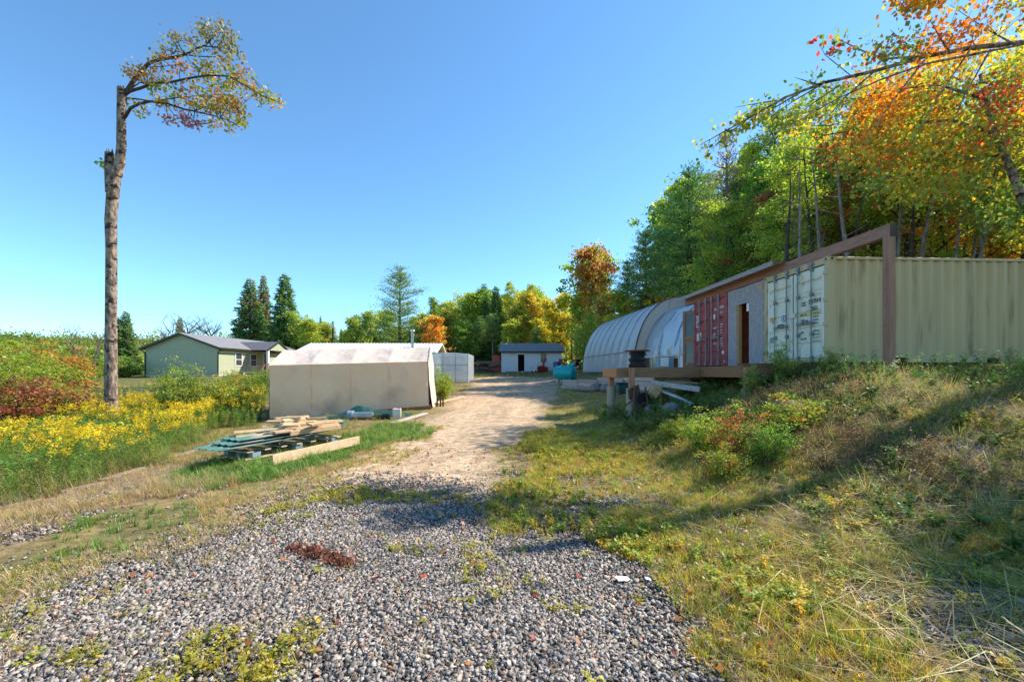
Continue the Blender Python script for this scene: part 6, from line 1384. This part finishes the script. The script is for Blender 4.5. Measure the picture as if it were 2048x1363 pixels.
# outline of the bough foliage in the picture, filled through its depth
top = [(1400, 275), (1450, 235), (1500, 215), (1560, 190), (1640, 155), (1690, 100), (1760, 75), (1830, 60), (1880, 20), (1940, -20), (2300, -120)]
bot = [(1400, 300), (1450, 295), (1500, 265), (1560, 270), (1640, 290), (1700, 340), (1760, 390), (1850, 385), (1950, 430), (2048, 470), (2300, 520)]
txs, tys = zip(*top); bxs, bys = zip(*bot)
for i in range(2300):
    px = 1400 + 700 * rng.uniform(0, 1) ** .62; lo, hi = np.interp(px, txs, tys), np.interp(px, bxs, bys); v = rng.uniform(0, 1); py = lo + (hi - lo) * v
    back = px > 1600 and v > .22 + .3 * (px > 1900) * 0
    Y = rng.uniform(12.2, 16.5) if back else 8.2 + rng.uniform(-.4, .4)
    if back: py += 8
    elif rng.uniform() < (.62 if px > 1600 else .5): continue
    f2 = float(fbm(np.array([px / 42]), np.array([py / 34]), 35)[0])
    if f2 < (.53 if px < 1640 else .48 if px < 1780 else .43): continue
    f = float(fbm(np.array([px / 75]), np.array([py / 60]), 15)[0])
    if px < 1560 or (px < 1700 and v < .5): pal = G_ if f < .6 else Y2_
    elif f > .56: pal = O_
    elif f > .40: pal = Y2_
    elif f > .37: pal = R_
    else: pal = G_
    if px > 1900 and py > 330: pal = G_ if f < .5 else Y2_
    c = W(px, py, Y) - off; q_ = min(TP[14:], key=lambda p: (p - c).length)
    if back:
        lv.cluster(c, 20, .27, .13, .85, pal, .7, droop=.3, vr=.35); continue
    if i % 3 == 0 and (q_ - c).length < 1.1: tb.tube([q_, q_.lerp(c, .5) + Vector(rng.normal(0, .04, 3)), c], [.008, .005, .002], 4, cap=False)
    lv.cluster(c, 13 if px > 1560 else 7, .16 if px > 1560 else .12, .085, .85, pal, .7, droop=.3, vr=.35)
for i in range(60):
    px = 1790 + 110 * rng.uniform(0, 1); c = W(px, rng.uniform(-30, 14) + (px - 1840) * .0, 8.4 + rng.uniform(-.4, .4)) - off; lv.cluster(c, 9, .12, .115, .8, Y2_ if rng.uniform() < .5 else O_, .7, droop=.3)
TT([W(2140, -60, 8.7), W(1980, -30, 8.5), W(1860, -12, 8.4), W(1800, 2, 8.4)], (.04, .004), 6)
for i in range(26): lv.cluster(W(rng.uniform(1640, 1700), rng.uniform(75, 120), 8.4) - off, 3, .08, .11, .8, R_ + G_, .7)
for i in range(40): # the last twigs at the tip
    t = rng.uniform(0, 1); lv.cluster(W(1395 + 150 * t, 300 - 90 * t + rng.uniform(-12, 22), 8.0) - off, 4, .06, .105, .8, G_ + Y2_, .7)
# unseen upper crown, which throws the dappled shade on the bank
for i in range(30):
    a, b_, c = rng.normal(0, 1, 3); p = np.array([13.2 + a * 1.9, 8.2 + b_ * 2.0, 10.6 + c * 1.6]); px = CX + F * p[0] / p[1]; py = HY - F * (p[2] - EH) / p[1]
    if px < 2070 and py > -20: continue
    lv.cluster(p - np.array(off), 14, .32, .15, .8, O_ + Y2_ + G_, .7)
mb_ = tb.build('trunk', M['bark'], mt, True); linkmesh('crown', lv.mesh('crown'), M['leaf'], mt)
# further trees standing just outside the right edge: they shade the bank
for i, (x, y, H, k) in enumerate(((11.5, 6.6, 8.2, 'slimgreen'), (18, 12, 9, 'green1'))):
    tree(k, x, y, H, ['slender green tree just outside the right edge', 'green tree beyond the right end of the container'][i], group='trees at the right edge', wid=1.0)

# ------------------------------------------------------------------ far hill on the left
hx_ = np.linspace(-420, 40, 70); hy_ = np.linspace(120, 420, 30); HXm, HYm = np.meshgrid(hx_, hy_)
def hillz(x, y): return gz(x, y) + (3 + 11 * fbm(x * .006 + 3, y * .006, 5)) * sst(120, 220, y) * (.35 + .65 * sst(-40, -160, x)) * 1.15
Zh = hillz(HXm, HYm) + .05; n_ = len(hx_); ii = (np.arange(len(hy_) - 1)[:, None] * n_ + np.arange(n_ - 1)[None]).ravel()
o = linkmesh('hills', mkmesh('hills', np.stack([HXm.ravel(), HYm.ravel(), Zh.ravel()], 1), np.stack([ii, ii + 1, ii + n_ + 1, ii + n_], 1), 4, np.tile([.10, .13, .04], (HXm.size, 1)), True), M['ground']); props(o, kind='structure')
lv = Leaves()
for i in range(3600):
    y = rng.uniform(125, 300); x = rng.uniform(-1.35, -.1) * y; z = float(hillz(np.array([x]), np.array([y]))[0]); h = rng.uniform(4, 9)
    lv.cluster((x, y, z + h * .4), 60, 1.9, .8, .8, [tuple(.7 * v for v in q) for q in (PAL['green'] if rng.uniform() < .85 else PAL['mixed'])], 1.1)
o = linkmesh('far_wood', lv.mesh('far_wood'), M['leaf']); props(o, 'far wooded hillside of green and yellow trees at left', 'wood', kind='stuff')
lv = Leaves()
for i in range(2200):
    y = rng.uniform(80, 130); x = rng.uniform(-1.1, 1.5) * y; z = gz1(x, y); h = rng.uniform(5, 11) * (1.4 if x > 15 else .9 if x > -30 else .5)
    lv.cluster((x, y, z + rng.uniform(.1, 1) * h), 26, 1.3, .8, .8, PAL['green'] + PAL['yellowgreen'], 1.1)
o = linkmesh('wood_backdrop', lv.mesh('wood_backdrop'), M['leaf']); props(o, 'mass of distant woodland behind the nearer trees', 'wood', kind='stuff')
# brush pile
bp_ = MB()
for i in range(70):
    a = Vector((rng.uniform(-2.6, 2.6), rng.uniform(-.9, .9), rng.uniform(.05, .5))); az = rng.uniform(-.6, .6) + (3.14 if i % 2 else 0); L = rng.uniform(.5, 1.6)
    bp_.tube([a, a + Vector((math.cos(az) * L, math.sin(az) * L, rng.uniform(-.2, .25)))], [rng.uniform(.012, .04), .006], 4)
o = bp_.build('brush_pile', M['graybark']); p = W(300, 770, 21); o.location = (p.x, p.y, gz1(p.x, p.y) + .15); props(o, 'long pile of grey cut brush behind the broken trunk', 'brush pile')
print('trees', ntree)
